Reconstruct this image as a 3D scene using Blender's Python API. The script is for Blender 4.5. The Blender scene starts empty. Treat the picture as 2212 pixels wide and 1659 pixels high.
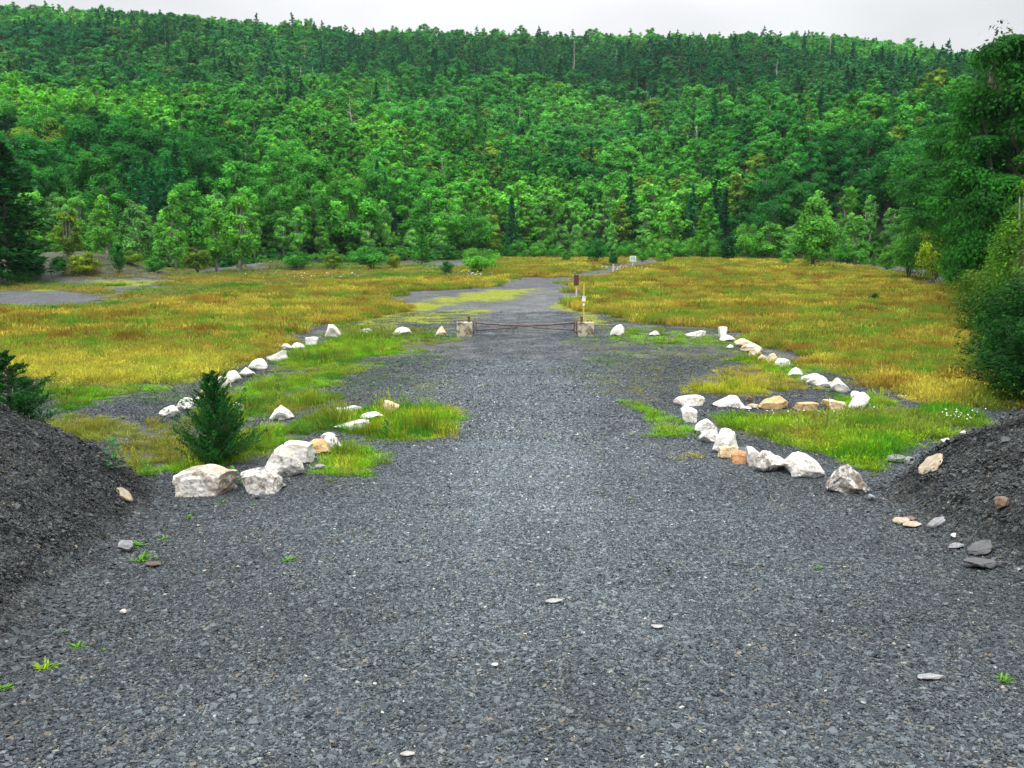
import bpy, bmesh, math, random
import numpy as np
from mathutils import Vector, Matrix, Euler

SC = bpy.context.scene
COL = SC.collection
R = math.radians
rs = np.random.default_rng(7)

# ------------------------------------------------------------------ camera
FW, FH = 2212.0, 1659.0          # the photograph's grid that positions were measured on
F = 1915.0                       # focal length on that grid
CAMZ = 5.0
HAZE_DENSITY = 0.00006
PITCH = math.atan((FH / 2 - 540.0) / F)
cam_d = bpy.data.cameras.new("camera")
cam = bpy.data.objects.new("camera", cam_d)
COL.objects.link(cam)
cam.location = (0, 0, CAMZ)
cam.rotation_euler = (math.pi / 2 - PITCH, 0, 0)
cam_d.sensor_width = 36.0
cam_d.lens = 36.0 * F / FW
cam_d.clip_start = 0.1
cam_d.clip_end = 6000
SC.camera = cam
CP, SP = math.cos(PITCH), math.sin(PITCH)


def ray(px, py):
    u = (px - FW / 2) / F
    v = (FH / 2 - py) / F
    return np.array([u, CP + v * SP, -SP + v * CP])


def project(x, y, z):
    zz = z - CAMZ
    dep = y * CP - zz * SP
    up = y * SP + zz * CP
    return FW / 2 + F * x / dep, FH / 2 - F * up / dep


# ------------------------------------------------------------------ noise
def _hash(ix, iy, iz, seed):
    h = (ix * 374761393 + iy * 668265263 + iz * 2147483647 + seed * 1274126177) & 0xFFFFFFFF
    h = ((h ^ (h >> 13)) * 1274126177) & 0xFFFFFFFF
    h = ((h ^ (h >> 16)) * 2246822519) & 0xFFFFFFFF
    return ((h ^ (h >> 15)) & 0xFFFFFF) / float(0xFFFFFF)


def noise3(p, seed=0):
    p = np.asarray(p, float)
    i = np.floor(p).astype(np.int64)
    f = p - i
    f = f * f * (3 - 2 * f)
    out = 0
    for dx in (0, 1):
        for dy in (0, 1):
            for dz in (0, 1):
                w = (f[..., 0] if dx else 1 - f[..., 0]) * (f[..., 1] if dy else 1 - f[..., 1]) * (f[..., 2] if dz else 1 - f[..., 2])
                out = out + w * _hash(i[..., 0] + dx, i[..., 1] + dy, i[..., 2] + dz, seed)
    return out


def noise2(x, y, scale=1.0, seed=0, octv=3):
    x = np.asarray(x, float)
    y = np.asarray(y, float)
    tot, amp, s, n = 0, 1.0, 1.0 / scale, 0
    for o in range(octv):
        tot = tot + amp * noise3(np.stack([x * s, y * s, np.zeros_like(x * s)], -1), seed + o * 17)
        n += amp
        amp *= 0.5
        s *= 2.03
    return tot / n


def sstep(a, b, x):
    t = np.clip((np.asarray(x, float) - a) / (b - a), 0, 1)
    return t * t * (3 - 2 * t)


def sdist(px, py, poly):
    """signed distance to a polygon, positive inside"""
    px = np.asarray(px, float)
    py = np.asarray(py, float)
    d = np.full(px.shape, 1e18)
    ins = np.zeros(px.shape, bool)
    n = len(poly)
    for i in range(n):
        ax, ay = poly[i]
        bx, by = poly[(i + 1) % n]
        ex, ey = bx - ax, by - ay
        t = np.clip(((px - ax) * ex + (py - ay) * ey) / (ex * ex + ey * ey + 1e-12), 0, 1)
        d = np.minimum(d, (px - ax - t * ex) ** 2 + (py - ay - t * ey) ** 2)
        c = (ay > py) != (by > py)
        with np.errstate(divide='ignore', invalid='ignore'):
            ins ^= c & (px < (bx - ax) * (py - ay) / (by - ay + 1e-12) + ax)
    return np.sqrt(d) * np.where(ins, 1, -1)


# ------------------------------------------------------------------ terrain heights
def interp(x, pts):
    return np.interp(x, [p[0] for p in pts], [p[1] for p in pts])


TREE_EDGE = [(-260, 70), (-150, 92), (-75, 122), (-40, 158), (0, 196), (40, 208), (58, 180), (75, 130), (150, 70), (260, 50)]
SKYLINE = [(-700, 10), (0, 16), (130, 22), (250, 26), (380, 34), (500, 44), (620, 54), (780, 68), (1106, 70), (1550, 78), (1750, 80), (1900, 95), (2080, 128), (2300, 150), (2900, 190)]
RIDGE_Y = 620.0
_rx, _rz = [], []
for _px, _py in SKYLINE:
    r_ = ray(_px, _py)
    t_ = RIDGE_Y / r_[1]
    _rx.append(r_[0] * t_)
    _rz.append(CAMZ + r_[2] * t_ - 10.5)
MOUND_L = [(-4.6, -6), (-5.2, 8), (-6.0, 11.5), (-6.45, 14), (-6.6, 15.7), (-6.95, 17.6), (-7.8, 19.0), (-11, 20.8), (-16, 22.5), (-30, 25), (-40, 20), (-40, -6)]
MOUND_R = [(6.9, -6), (7.1, 10), (7.25, 13), (7.2, 15.2), (7.25, 17.4), (7.9, 18.6), (11, 20.2), (16, 22), (30, 25), (40, 20), (40, -6)]


def h_base(x, y):
    x = np.asarray(x, float)
    y = np.asarray(y, float)
    z = 1.2 * (1 - sstep(0, 17, y)) + 3.0 * sstep(58, 190, y)
    z = z + 0.12 * (noise2(x, y, 9.0, 3, 2) - 0.5) * sstep(14, 40, y) + 0.5 * (noise2(x, y, 34.0, 5, 2) - 0.5) * sstep(60, 120, y)
    ye = interp(x, TREE_EDGE) + 6
    s = np.clip((y - ye) / (RIDGE_Y - ye), 0, 1.4)
    zr = np.interp(x, _rx, _rz)
    hump = 1 + 0.22 * (noise2(x, y, 90.0, 11, 3) - 0.5) * np.clip(s * 4, 0, 1) * np.clip((1 - s) * 4, 0, 1)
    prof = np.where(s < 1, s ** 1.12, 1 - (s - 1) * 0.15)
    z = z + (zr - 3.0) * prof * hump
    # shale bank at the left edge of the field
    bx = (x + 58) / 9.0
    by = (y - 119) / 10.0
    z = z + 3.4 * np.exp(-(bx * bx + by * by)) + 2.4 * np.exp(-(((x + 73) / 9.0) ** 2 + ((y - 116) / 9.0) ** 2))
    z = z + 1.2 * np.exp(-(((x + 37) / 7.0) ** 2 + ((y - 139) / 6.0) ** 2))
    return z


def mound_h(x, y):
    wob = 0.5 * (noise2(x, y, 2.2, 21, 3) - 0.5)
    out = 0
    for poly in (MOUND_L, MOUND_R):
        d = np.clip(sdist(x, y, poly) + wob, 0, None)
        h = 0.70 * d
        h = np.where(h < 2.9, h, 2.9 + 0.9 * (1 - np.exp(-(h - 2.9) / 0.9)))
        foot = sstep(-0.1, 1.1, d)
        out = out + h * foot * 0.97
    return out


def height(x, y):
    x = np.asarray(x, float)
    y = np.asarray(y, float)
    z = h_base(x, y)
    m = (y < 30)
    if np.any(m):
        mh = np.zeros(np.broadcast(x, y).shape)
        xx = np.broadcast_to(x, mh.shape)
        yy = np.broadcast_to(y, mh.shape)
        mm = np.broadcast_to(m, mh.shape)
        mh[mm] = mound_h(xx[mm], yy[mm])
        z = z + mh + 0.05 * (noise2(x, y, 1.3, 8, 3) - 0.5) + np.minimum(mh, 1.0) * (0.42 * (noise2(x, y, 1.9, 9, 3) - 0.5) + 0.16 * (noise2(x, y, 0.55, 10, 2) - 0.5))
    return z


def at(px, py, full=False):
    """the ground point seen at a measured position"""
    r_ = ray(px, py)
    ts = np.concatenate([np.linspace(4, 40, 500), np.geomspace(40.05, 900, 1500)])
    x, y, z = r_[0] * ts, r_[1] * ts, CAMZ + r_[2] * ts
    g = height(x, y) if full else h_base(x, y)
    k = np.argmax(z < g)
    if k == 0:
        k = len(ts) - 1
    t0, t1 = ts[k - 1], ts[k]
    f0, f1 = z[k - 1] - g[k - 1], z[k] - g[k]
    t = t0 + (t1 - t0) * f0 / (f0 - f1 + 1e-9)
    xx, yy = r_[0] * t, r_[1] * t
    return float(xx), float(yy), float(height(np.array([xx]), np.array([yy]))[0])


def world_poly(pts):
    return [at(px, py)[:2] for px, py in pts]


# ------------------------------------------------------------------ mesh building
class MB:
    def __init__(self):
        self.v, self.f, self.m, self.a, self.n = [], [], [], [], 0

    def add(self, verts, faces, mat=0, leaf=1.0):
        verts = np.asarray(verts, float).reshape(-1, 3)
        for fc in ([faces] if isinstance(faces, np.ndarray) else faces):
            fc = np.asarray(fc, int)
            if fc.ndim == 1:
                fc = fc[None]
            self.f.append(fc + self.n)
            self.m.append(np.full(len(fc), mat, int))
        self.v.append(verts)
        lf = np.asarray(leaf, float)
        if lf.ndim == 0:
            lf = np.full(len(verts), float(lf))
        self.a.append(lf)
        self.n += len(verts)
        return self

    def mesh(self, name, mats, smooth=False):
        me = bpy.data.meshes.new(name)
        v = np.concatenate(self.v)
        me.vertices.add(len(v))
        me.vertices.foreach_set("co", v.ravel())
        loops = np.concatenate([f.ravel() for f in self.f])
        cnt = np.concatenate([np.full(len(f), f.shape[1]) for f in self.f])
        start = np.concatenate([[0], np.cumsum(cnt)[:-1]])
        me.loops.add(len(loops))
        me.loops.foreach_set("vertex_index", loops.astype(np.int32))
        me.polygons.add(len(cnt))
        me.polygons.foreach_set("loop_start", start.astype(np.int32))
        me.polygons.foreach_set("material_index", np.concatenate(self.m).astype(np.int32))
        me.polygons.foreach_set("use_smooth", np.full(len(cnt), smooth))
        at_ = me.attributes.new("leaf", 'FLOAT', 'POINT')
        at_.data.foreach_set("value", np.concatenate(self.a).astype(np.float32))
        me.update(calc_edges=True)
        for m in (mats if isinstance(mats, (list, tuple)) else [mats]):
            me.materials.append(m)
        return me

    def build(self, name, mats, parent=None, smooth=False):
        o = bpy.data.objects.new(name, self.mesh(name, mats, smooth))
        COL.objects.link(o)
        if parent is not None:
            o.parent = parent
        return o


def unit(a):
    return a / (np.linalg.norm(a, axis=-1, keepdims=True) + 1e-12)


def leaves(mb, c, n, ln, wd, mat=0, leaf=1.0, rng=rs, direc=None):
    """diamond leaf faces at c with normals n"""
    c = np.asarray(c, float)
    n = unit(np.asarray(n, float))
    t = rng.normal(size=c.shape) if direc is None else np.asarray(direc, float)
    t = unit(t - n * np.sum(t * n, -1, keepdims=True))
    b = np.cross(n, t)
    ln = np.broadcast_to(np.asarray(ln, float), (len(c),))[:, None]
    wd = np.broadcast_to(np.asarray(wd, float), (len(c),))[:, None]
    v = np.stack([c - t * ln, c - b * wd + t * ln * 0.1, c + t * ln, c + b * wd + t * ln * 0.1], 1).reshape(-1, 3)
    f = np.arange(len(v)).reshape(-1, 4)
    lf = np.repeat(np.broadcast_to(np.asarray(leaf, float), (len(c),)), 4)
    mb.add(v, f, mat, lf)


def tube(mb, pts, rad, sides=6, mat=0, leaf=1.0, cap=True):
    pts = np.asarray(pts, float)
    n = len(pts)
    rad = np.broadcast_to(np.asarray(rad, float), (n,))
    d = np.gradient(pts, axis=0)
    d = unit(d)
    ref = np.array([0, 0, 1.0]) if abs(d[0][2]) < 0.9 else np.array([1.0, 0, 0])
    a = unit(np.cross(d, ref))
    b = np.cross(d, a)
    th = np.linspace(0, 2 * math.pi, sides, endpoint=False)
    v = pts[:, None] + rad[:, None, None] * (a[:, None] * np.cos(th)[None, :, None] + b[:, None] * np.sin(th)[None, :, None])
    i = np.arange(n - 1)[:, None] * sides
    j = np.arange(sides)[None]
    k = (np.arange(sides)[None] + 1) % sides
    f = np.stack([i + j, i + k, i + sides + k, i + sides + j], -1).reshape(-1, 4)
    fs = [f]
    if cap:
        fs += [np.arange(sides)[::-1][None], (np.arange(sides) + (n - 1) * sides)[None]]
    mb.add(v.reshape(-1, 3), fs, mat, leaf)


def box(mb, c, s, mat=0, rot=None, bev=0.0, leaf=1.0):
    """box, edges cut by bev"""
    bm = bmesh.new()
    bmesh.ops.create_cube(bm, size=1)
    for v in bm.verts:
        v.co = Vector((v.co.x * s[0], v.co.y * s[1], v.co.z * s[2]))
    if bev > 0:
        bmesh.ops.bevel(bm, geom=list(bm.edges), offset=bev, segments=2, affect='EDGES', profile=0.6)
    if rot is not None:
        bmesh.ops.transform(bm, matrix=Euler(rot).to_matrix().to_4x4(), verts=bm.verts)
    bm.verts.index_update()
    v = np.array([tuple(q.co) for q in bm.verts]) + np.array(c)
    fs = [np.array([q.index for q in f_.verts])[None] for f_ in bm.faces]
    bm.free()
    mb.add(v, fs, mat, leaf)


def tag(o, label=None, cat=None, group=None, kind=None):
    if label:
        o["label"] = label
    if cat:
        o["category"] = cat
    if group:
        o["group"] = group
    if kind:
        o["kind"] = kind
    return o


def empty(name, loc, rz=0.0):
    o = bpy.data.objects.new(name, None)
    COL.objects.link(o)
    o.location = loc
    o.rotation_euler = (0, 0, rz)
    o.empty_display_size = 0.2
    return o


# ------------------------------------------------------------------ materials
def new_mat(name):
    m = bpy.data.materials.new(name)
    m.use_nodes = True
    nt = m.node_tree
    nt.nodes.clear()
    out = nt.nodes.new("ShaderNodeOutputMaterial")
    return m, nt, out


class NT:
    """small helper for wiring nodes"""
    def __init__(self, nt):
        self.nt = nt

    def n(self, typ, **kw):
        nd = self.nt.nodes.new(typ)
        for k, v in kw.items():
            setattr(nd, k, v)
        return nd

    def link(self, a, b):
        self.nt.links.new(a, b)

    def val(self, sock, v):
        if hasattr(v, "is_output"):
            self.link(v, sock)
        else:
            sock.default_value = v

    def math(self, op, a, b=0.5, clamp=False):
        nd = self.n("ShaderNodeMath", operation=op, use_clamp=clamp)
        self.val(nd.inputs[0], a)
        self.val(nd.inputs[1], b)
        return nd.outputs[0]

    def mix(self, fac, a, b, blend='MIX'):
        nd = self.n("ShaderNodeMix", data_type='RGBA', blend_type=blend)
        self.val(nd.inputs[0], fac)
        for s, v in ((nd.inputs[6], a), (nd.inputs[7], b)):
            if hasattr(v, "is_output"):
                self.link(v, s)
            else:
                s.default_value = (*v[:3], 1)
        return nd.outputs[2]

    def noise(self, vec, scale, detail=3, rough=0.55):
        nd = self.n("ShaderNodeTexNoise")
        nd.inputs["Scale"].default_value = scale
        nd.inputs["Detail"].default_value = detail
        nd.inputs["Roughness"].default_value = rough
        if vec is not None:
            self.link(vec, nd.inputs["Vector"])
        return nd.outputs[0]

    def ramp(self, fac, stops):
        nd = self.n("ShaderNodeValToRGB")
        el = nd.color_ramp.elements
        while len(el) < len(stops):
            el.new(0.5)
        for e, (p, c) in zip(el, stops):
            e.position = p
            e.color = (*c, 1) if len(c) == 3 else c
        self.link(fac, nd.inputs[0])
        return nd.outputs[0]

    def attr(self, name, typ='GEOMETRY'):
        nd = self.n("ShaderNodeAttribute", attribute_name=name)
        nd.attribute_type = typ
        return nd

    def maprange(self, v, a, b, c=0.0, d=1.0):
        nd = self.n("ShaderNodeMapRange")
        self.link(v, nd.inputs[0])
        for i, q in enumerate((a, b, c, d)):
            nd.inputs[i + 1].default_value = q
        return nd.outputs[0]


def foliage_mat(name, trans=0.36, rough=0.7, spec=0.1, hue=(1.2, 1.12, 0.5)):
    m, nt, out = new_mat(name)
    g = NT(nt)
    tint = g.attr("tint", 'INSTANCER').outputs["Color"]
    leaf = g.attr("leaf").outputs["Fac"]
    col = g.mix(1.0, tint, leaf, 'MULTIPLY')
    # young leaves are yellower
    yel = g.mix(1.0, col, hue, 'MULTIPLY')
    fac = g.maprange(leaf, 0.9, 1.6, 0.0, 0.8)
    col = g.mix(fac, col, yel)
    p = g.n("ShaderNodeBsdfPrincipled")
    g.link(col, p.inputs["Base Color"])
    p.inputs["Roughness"].default_value = rough
    p.inputs["Specular IOR Level"].default_value = spec
    t = g.n("ShaderNodeBsdfTranslucent")
    g.link(g.mix(1.0, col, (1.1, 1.15, 0.6), 'MULTIPLY'), t.inputs[0])
    mx = g.n("ShaderNodeMixShader")
    mx.inputs[0].default_value = trans
    g.link(p.outputs[0], mx.inputs[1])
    g.link(t.outputs[0], mx.inputs[2])
    g.link(mx.outputs[0], out.inputs[0])
    return m


M = {}
M["leaf"] = foliage_mat("foliage")
M["grass"] = foliage_mat("grass_blades", trans=0.35, rough=0.7, spec=0.12, hue=(1.15, 1.1, 0.8))


def simple_mat(name, col, rough=0.7, var=0.25, scale=6.0, bump=0.2, metal=0.0, col2=None, spec=0.4, thr=(0.45, 0.65)):
    m, nt, out = new_mat(name)
    g = NT(nt)
    tc = g.n("ShaderNodeTexCoord").outputs["Object"]
    nz = g.noise(tc, scale, 5, 0.6)
    a = tuple(c * (1 - var) for c in col)
    b = tuple(min(1, c * (1 + var)) for c in col)
    c = g.ramp(nz, [(0.3, a), (0.7, b)])
    if col2 is not None:
        n2 = g.noise(tc, scale * 0.6, 6, 0.65)
        c = g.mix(g.maprange(n2, thr[0], thr[1]), c, col2)
    p = g.n("ShaderNodeBsdfPrincipled")
    g.link(c, p.inputs["Base Color"])
    p.inputs["Roughness"].default_value = rough
    p.inputs["Metallic"].default_value = metal
    p.inputs["Specular IOR Level"].default_value = spec
    if bump:
        bp = g.n("ShaderNodeBump")
        bp.inputs["Strength"].default_value = bump
        bp.inputs["Distance"].default_value = 0.02
        g.link(g.noise(tc, scale * 4, 4, 0.6), bp.inputs["Height"])
        g.link(bp.outputs[0], p.inputs["Normal"])
    g.link(p.outputs[0], out.inputs[0])
    return m


M["bark"] = simple_mat("bark", (0.10, 0.085, 0.07), 0.9, 0.4, 3.0, 0.5)
M["pale_bark"] = simple_mat("pale_bark", (0.34, 0.32, 0.29), 0.85, 0.3, 2.0, 0.4, col2=(0.14, 0.12, 0.11))
M["concrete"] = simple_mat("concrete", (0.42, 0.38, 0.29), 0.9, 0.18, 4.0, 0.5, col2=(0.10, 0.08, 0.045), thr=(0.46, 0.6))
M["rust"] = simple_mat("rusty_steel", (0.085, 0.045, 0.035), 0.75, 0.4, 14.0, 0.3, col2=(0.16, 0.07, 0.04))
M["pipe"] = simple_mat("weathered_pipe", (0.105, 0.078, 0.076), 0.6, 0.3, 9.0, 0.2, col2=(0.2, 0.15, 0.15))
M["yellow"] = simple_mat("yellow_paint", (0.50, 0.35, 0.08), 0.5, 0.15, 8.0, 0.1)
M["white"] = simple_mat("white_panel", (0.75, 0.76, 0.74), 0.45, 0.05, 5.0, 0.0)
M["brown"] = simple_mat("brown_board", (0.085, 0.028, 0.018), 0.7, 0.2, 6.0, 0.1)
M["post"] = simple_mat("weathered_timber", (0.52, 0.40, 0.30), 0.85, 0.2, 7.0, 0.4)
M["pinkpost"] = simple_mat("pale_timber", (0.55, 0.42, 0.36), 0.85, 0.2, 7.0, 0.3)
M["teal"] = simple_mat("teal_print", (0.10, 0.42, 0.30), 0.5, 0.1, 9.0, 0.0)
M["dark"] = simple_mat("dark_print", (0.03, 0.05, 0.045), 0.5, 0.1, 9.0, 0.0)
M["orange"] = simple_mat("orange_mark", (0.7, 0.2, 0.03), 0.5, 0.1, 9.0, 0.0)
M["petal"] = simple_mat("white_petals", (0.78, 0.78, 0.72), 0.7, 0.08, 9.0, 0.0)


def boulder_mat():
    m, nt, out = new_mat("boulder_rock")
    g = NT(nt)
    tc = g.n("ShaderNodeTexCoord").outputs["Object"]
    rnd = g.n("ShaderNodeObjectInfo").outputs["Random"]
    off = g.n("ShaderNodeVectorMath", operation='ADD')
    g.link(tc, off.inputs[0])
    cmb = g.n("ShaderNodeCombineXYZ")
    for i in range(3):
        g.link(g.math('MULTIPLY', rnd, 31.0 + 9 * i), cmb.inputs[i])
    g.link(cmb.outputs[0], off.inputs[1])
    v = off.outputs[0]
    stain = g.attr("stain", 'OBJECT').outputs["Fac"]
    dirt = g.attr("dirt", 'OBJECT').outputs["Fac"]
    hue = g.attr("stain_tint", 'OBJECT').outputs["Color"]
    base = g.ramp(g.noise(v, 2.2, 6, 0.65), [(0.25, (0.60, 0.57, 0.50)), (0.5, (0.76, 0.75, 0.71)), (0.75, (0.84, 0.84, 0.82))])
    n1 = g.noise(v, 2.3, 7, 0.68)
    thr = g.math('SUBTRACT', 1.0, stain)
    f1 = g.math('MULTIPLY', g.math('SUBTRACT', n1, g.math('ADD', g.math('MULTIPLY', thr, 0.45), 0.20)), 7.0, True)
    hv = g.mix(g.noise(v, 5.0, 5, 0.7), g.mix(1.0, hue, (0.55, 0.5, 0.45), 'MULTIPLY'), g.mix(1.0, hue, (1.35, 1.4, 1.5), 'MULTIPLY'))
    c = g.mix(g.math('MULTIPLY', f1, 0.88), base, hv)
    n2 = g.noise(v, 3.6, 8, 0.74)
    thr2 = g.math('SUBTRACT', 1.0, dirt)
    f2 = g.math('MULTIPLY', g.math('SUBTRACT', n2, g.math('ADD', g.math('MULTIPLY', thr2, 0.45), 0.22)), 8.0, True)
    c = g.mix(g.math('MULTIPLY', f2, 0.85), c, (0.10, 0.078, 0.058))
    # fine dark cracks and specks
    n3 = g.noise(v, 4.5, 8, 0.75)
    crack = g.ramp(n3, [(0.478, (0, 0, 0)), (0.5, (1, 1, 1)), (0.522, (0, 0, 0))])
    gate = g.maprange(g.noise(v, 1.9, 3), 0.42, 0.58)
    c = g.mix(g.math('MULTIPLY', g.math('MULTIPLY', crack, gate), 0.7), c, (0.16, 0.13, 0.09))
    p = g.n("ShaderNodeBsdfPrincipled")
    g.link(c, p.inputs["Base Color"])
    p.inputs["Roughness"].default_value = 0.85
    p.inputs["Specular IOR Level"].default_value = 0.2
    bp = g.n("ShaderNodeBump")
    bp.inputs["Strength"].default_value = 0.8
    bp.inputs["Distance"].default_value = 0.06
    g.link(g.math('ADD', g.noise(v, 5.0, 8, 0.68), g.math('MULTIPLY', crack, -0.12)), bp.inputs["Height"])
    g.link(bp.outputs[0], p.inputs["Normal"])
    g.link(p.outputs[0], out.inputs[0])
    return m


M["boulder"] = boulder_mat()


def terrain_mat():
    """dark shale chips; soil and moss where plants grow (attribute cover)"""
    m, nt, out = new_mat("shale_ground")
    g = NT(nt)
    pos = g.n("ShaderNodeNewGeometry").outputs["Position"]
    cover = g.attr("cover").outputs["Fac"]
    lime = g.attr("moss").outputs["Fac"]
    pale = g.attr("pale").outputs["Fac"]
    mp = g.n("ShaderNodeMapping")
    g.link(pos, mp.inputs["Vector"])
    mp.inputs["Scale"].default_value = (1.0, 1.5, 1.0)
    vor = g.n("ShaderNodeTexVoronoi")
    g.link(mp.outputs[0], vor.inputs["Vector"])
    vor.inputs["Scale"].default_value = 17.0
    sep = g.n("ShaderNodeSeparateColor")
    g.link(vor.outputs["Color"], sep.inputs[0])
    vor2 = g.n("ShaderNodeTexVoronoi")
    g.link(mp.outputs[0], vor2.inputs["Vector"])
    vor2.inputs["Scale"].default_value = 6.5
    sep2 = g.n("ShaderNodeSeparateColor")
    g.link(vor2.outputs["Color"], sep2.inputs[0])
    chip = g.ramp(sep.outputs[0], [(0.0, (0.018, 0.021, 0.026)), (0.35, (0.045, 0.052, 0.062)), (0.7, (0.085, 0.095, 0.108)), (0.93, (0.14, 0.145, 0.15)), (1.0, (0.3, 0.28, 0.26))])
    big = g.ramp(sep2.outputs[1], [(0.0, (0.55, 0.55, 0.55)), (0.5, (1, 1, 1)), (1.0, (1.35, 1.35, 1.35))])
    c = g.mix(0.7, chip, g.mix(1.0, chip, big, 'MULTIPLY'))
    tone = g.noise(pos, 0.35, 4, 0.6)
    c = g.mix(1.0, c, g.ramp(tone, [(0.3, (0.58, 0.60, 0.64)), (0.7, (1.32, 1.30, 1.24))]), 'MULTIPLY')
    c = g.mix(1.0, c, g.ramp(g.noise(pos, 1.3, 7, 0.7), [(0.3, (0.66, 0.67, 0.68)), (0.7, (1.32, 1.31, 1.28))]), 'MULTIPLY')
    c = g.mix(pale, c, g.mix(1.0, c, (1.75, 1.72, 1.6), 'MULTIPLY'))
    soil = g.ramp(g.noise(pos, 3.0, 5, 0.7), [(0.3, (0.025, 0.034, 0.012)), (0.6, (0.060, 0.068, 0.016)), (0.8, (0.075, 0.060, 0.024))])
    c = g.mix(g.math('MULTIPLY', cover, g.maprange(g.noise(pos, 5.0, 4, 0.7), 0.25, 0.5)), c, soil)
    mossc = g.ramp(g.noise(pos, 4.0, 5, 0.7), [(0.3, (0.11, 0.15, 0.010)), (0.55, (0.20, 0.23, 0.012)), (0.75, (0.28, 0.30, 0.014))])
    c = g.mix(g.math('MULTIPLY', lime, g.maprange(g.noise(pos, 1.6, 8, 0.8), 0.33, 0.47)), c, mossc)
    p = g.n("ShaderNodeBsdfPrincipled")
    g.link(c, p.inputs["Base Color"])
    p.inputs["Roughness"].default_value = 0.75
    p.inputs["Specular IOR Level"].default_value = 0.25
    bp = g.n("ShaderNodeBump")
    bp.inputs["Strength"].default_value = 0.8
    bp.inputs["Distance"].default_value = 0.02
    g.link(g.math('ADD', sep.outputs[1], g.math('MULTIPLY', sep2.outputs[0], 0.8)), bp.inputs["Height"])
    g.link(bp.outputs[0], p.inputs["Normal"])
    g.link(p.outputs[0], out.inputs[0])
    return m


def hill_mat():
    m, nt, out = new_mat("forest_floor")
    g = NT(nt)
    pos = g.n("ShaderNodeNewGeometry").outputs["Position"]
    c = g.ramp(g.noise(pos, 0.4, 6, 0.7), [(0.3, (0.004, 0.014, 0.004)), (0.7, (0.012, 0.034, 0.008))])
    p = g.n("ShaderNodeBsdfPrincipled")
    g.link(c, p.inputs["Base Color"])
    p.inputs["Roughness"].default_value = 0.95
    g.link(p.outputs[0], out.inputs[0])
    return m


M["ground"] = terrain_mat()
M["hill"] = hill_mat()


def chip_mat():
    m, nt, out = new_mat("shale_chips")
    g = NT(nt)
    col = g.attr("col").outputs["Color"]
    tint = g.attr("tint", 'INSTANCER').outputs["Color"]
    nz = g.noise(g.n("ShaderNodeTexCoord").outputs["Object"], 60.0, 3)
    c = g.mix(1.0, g.mix(1.0, col, tint, 'MULTIPLY'), g.ramp(nz, [(0.3, (0.75, 0.75, 0.75)), (0.7, (1.2, 1.2, 1.2))]), 'MULTIPLY')
    p = g.n("ShaderNodeBsdfPrincipled")
    g.link(c, p.inputs["Base Color"])
    p.inputs["Roughness"].default_value = 0.7
    p.inputs["Specular IOR Level"].default_value = 0.3
    g.link(p.outputs[0], out.inputs[0])
    return m


M["chip"] = chip_mat()


def slab_mat():
    m, nt, out = new_mat("flat_stone")
    g = NT(nt)
    tint = g.attr("tint", 'OBJECT').outputs["Color"]
    tc = g.n("ShaderNodeTexCoord").outputs["Object"]
    c = g.mix(1.0, tint, g.ramp(g.noise(tc, 9.0, 6, 0.7), [(0.3, (0.6, 0.6, 0.6)), (0.7, (1.35, 1.32, 1.28))]), 'MULTIPLY')
    p = g.n("ShaderNodeBsdfPrincipled")
    g.link(c, p.inputs["Base Color"])
    p.inputs["Roughness"].default_value = 0.65
    bp = g.n("ShaderNodeBump")
    bp.inputs["Strength"].default_value = 0.5
    bp.inputs["Distance"].default_value = 0.02
    g.link(g.noise(tc, 16.0, 7, 0.7), bp.inputs["Height"])
    g.link(bp.outputs[0], p.inputs["Normal"])
    g.link(p.outputs[0], out.inputs[0])
    return m


M["slab"] = slab_mat()

# ------------------------------------------------------------------ where things grow (measured outlines laid on the ground)
P_ROAD = [(-300, 2300), (-40, 1440), (150, 1270), (300, 1150), (362, 1080), (560, 1075), (700, 1038), (820, 1002), (990, 930), (965, 880), (985, 760), (1030, 700), (1120, 645), (1185, 608), (1255, 598), (1335, 575), (1352, 573), (1290, 600), (1232, 622), (1220, 650), (1262, 700), (1285, 780), (1335, 862), (1400, 935), (1450, 990), (1620, 1022), (1790, 1045), (1868, 1078), (2000, 1160), (2250, 1290), (2600, 2300)]
W_ROAD = world_poly(P_ROAD)
W_RECT = [(-60, -30), (60, -30), (60, 400), (-60, 400)]

BARE = [world_poly([(-300, 628), (120, 626), (245, 640), (238, 656), (120, 661), (-300, 670)])]   # strip of open shale
REGIONS = []   # (polygon, soft edge m, kind, density)


def region(kind, pts, dens=1.0, soft=0.5):
    REGIONS.append((world_poly(pts), soft, kind, dens))


region('field', [(-320, 660), (0, 668), (60, 672), (250, 668), (420, 640), (600, 618), (900, 602), (1085, 604), (1060, 618), (930, 630), (850, 642), (842, 674), (760, 692), (700, 705), (640, 737), (590, 757), (530, 787), (470, 815), (440, 832), (330, 830), (150, 836), (90, 826), (40, 812), (-60, 812), (-320, 800)], 1.0)
region('weed', [(-320, 590), (-320, 690), (0, 690), (60, 680), (250, 675), (420, 650), (600, 628), (900, 607), (1085, 606), (1090, 598), (1010, 576), (700, 570), (560, 574), (500, 584), (410, 600), (240, 640), (240, 612), (0, 608)], 0.8)
region('weed', [(300, 548), (420, 572), (405, 604), (240, 602), (130, 602), (115, 578), (200, 560)], 0.55)
region('field', [(1235, 622), (1262, 604), (1300, 597), (1400, 574), (1500, 556), (1580, 548), (1640, 545), (1700, 556), (1930, 590), (2010, 612), (2130, 625), (2240, 650), (2500, 700), (2500, 900), (2240, 890), (2120, 885), (2040, 880), (1895, 850), (1840, 830), (1760, 795), (1690, 765), (1630, 735), (1580, 708), (1440, 702), (1380, 690), (1310, 690), (1275, 672), (1255, 645)], 1.0)
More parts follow.
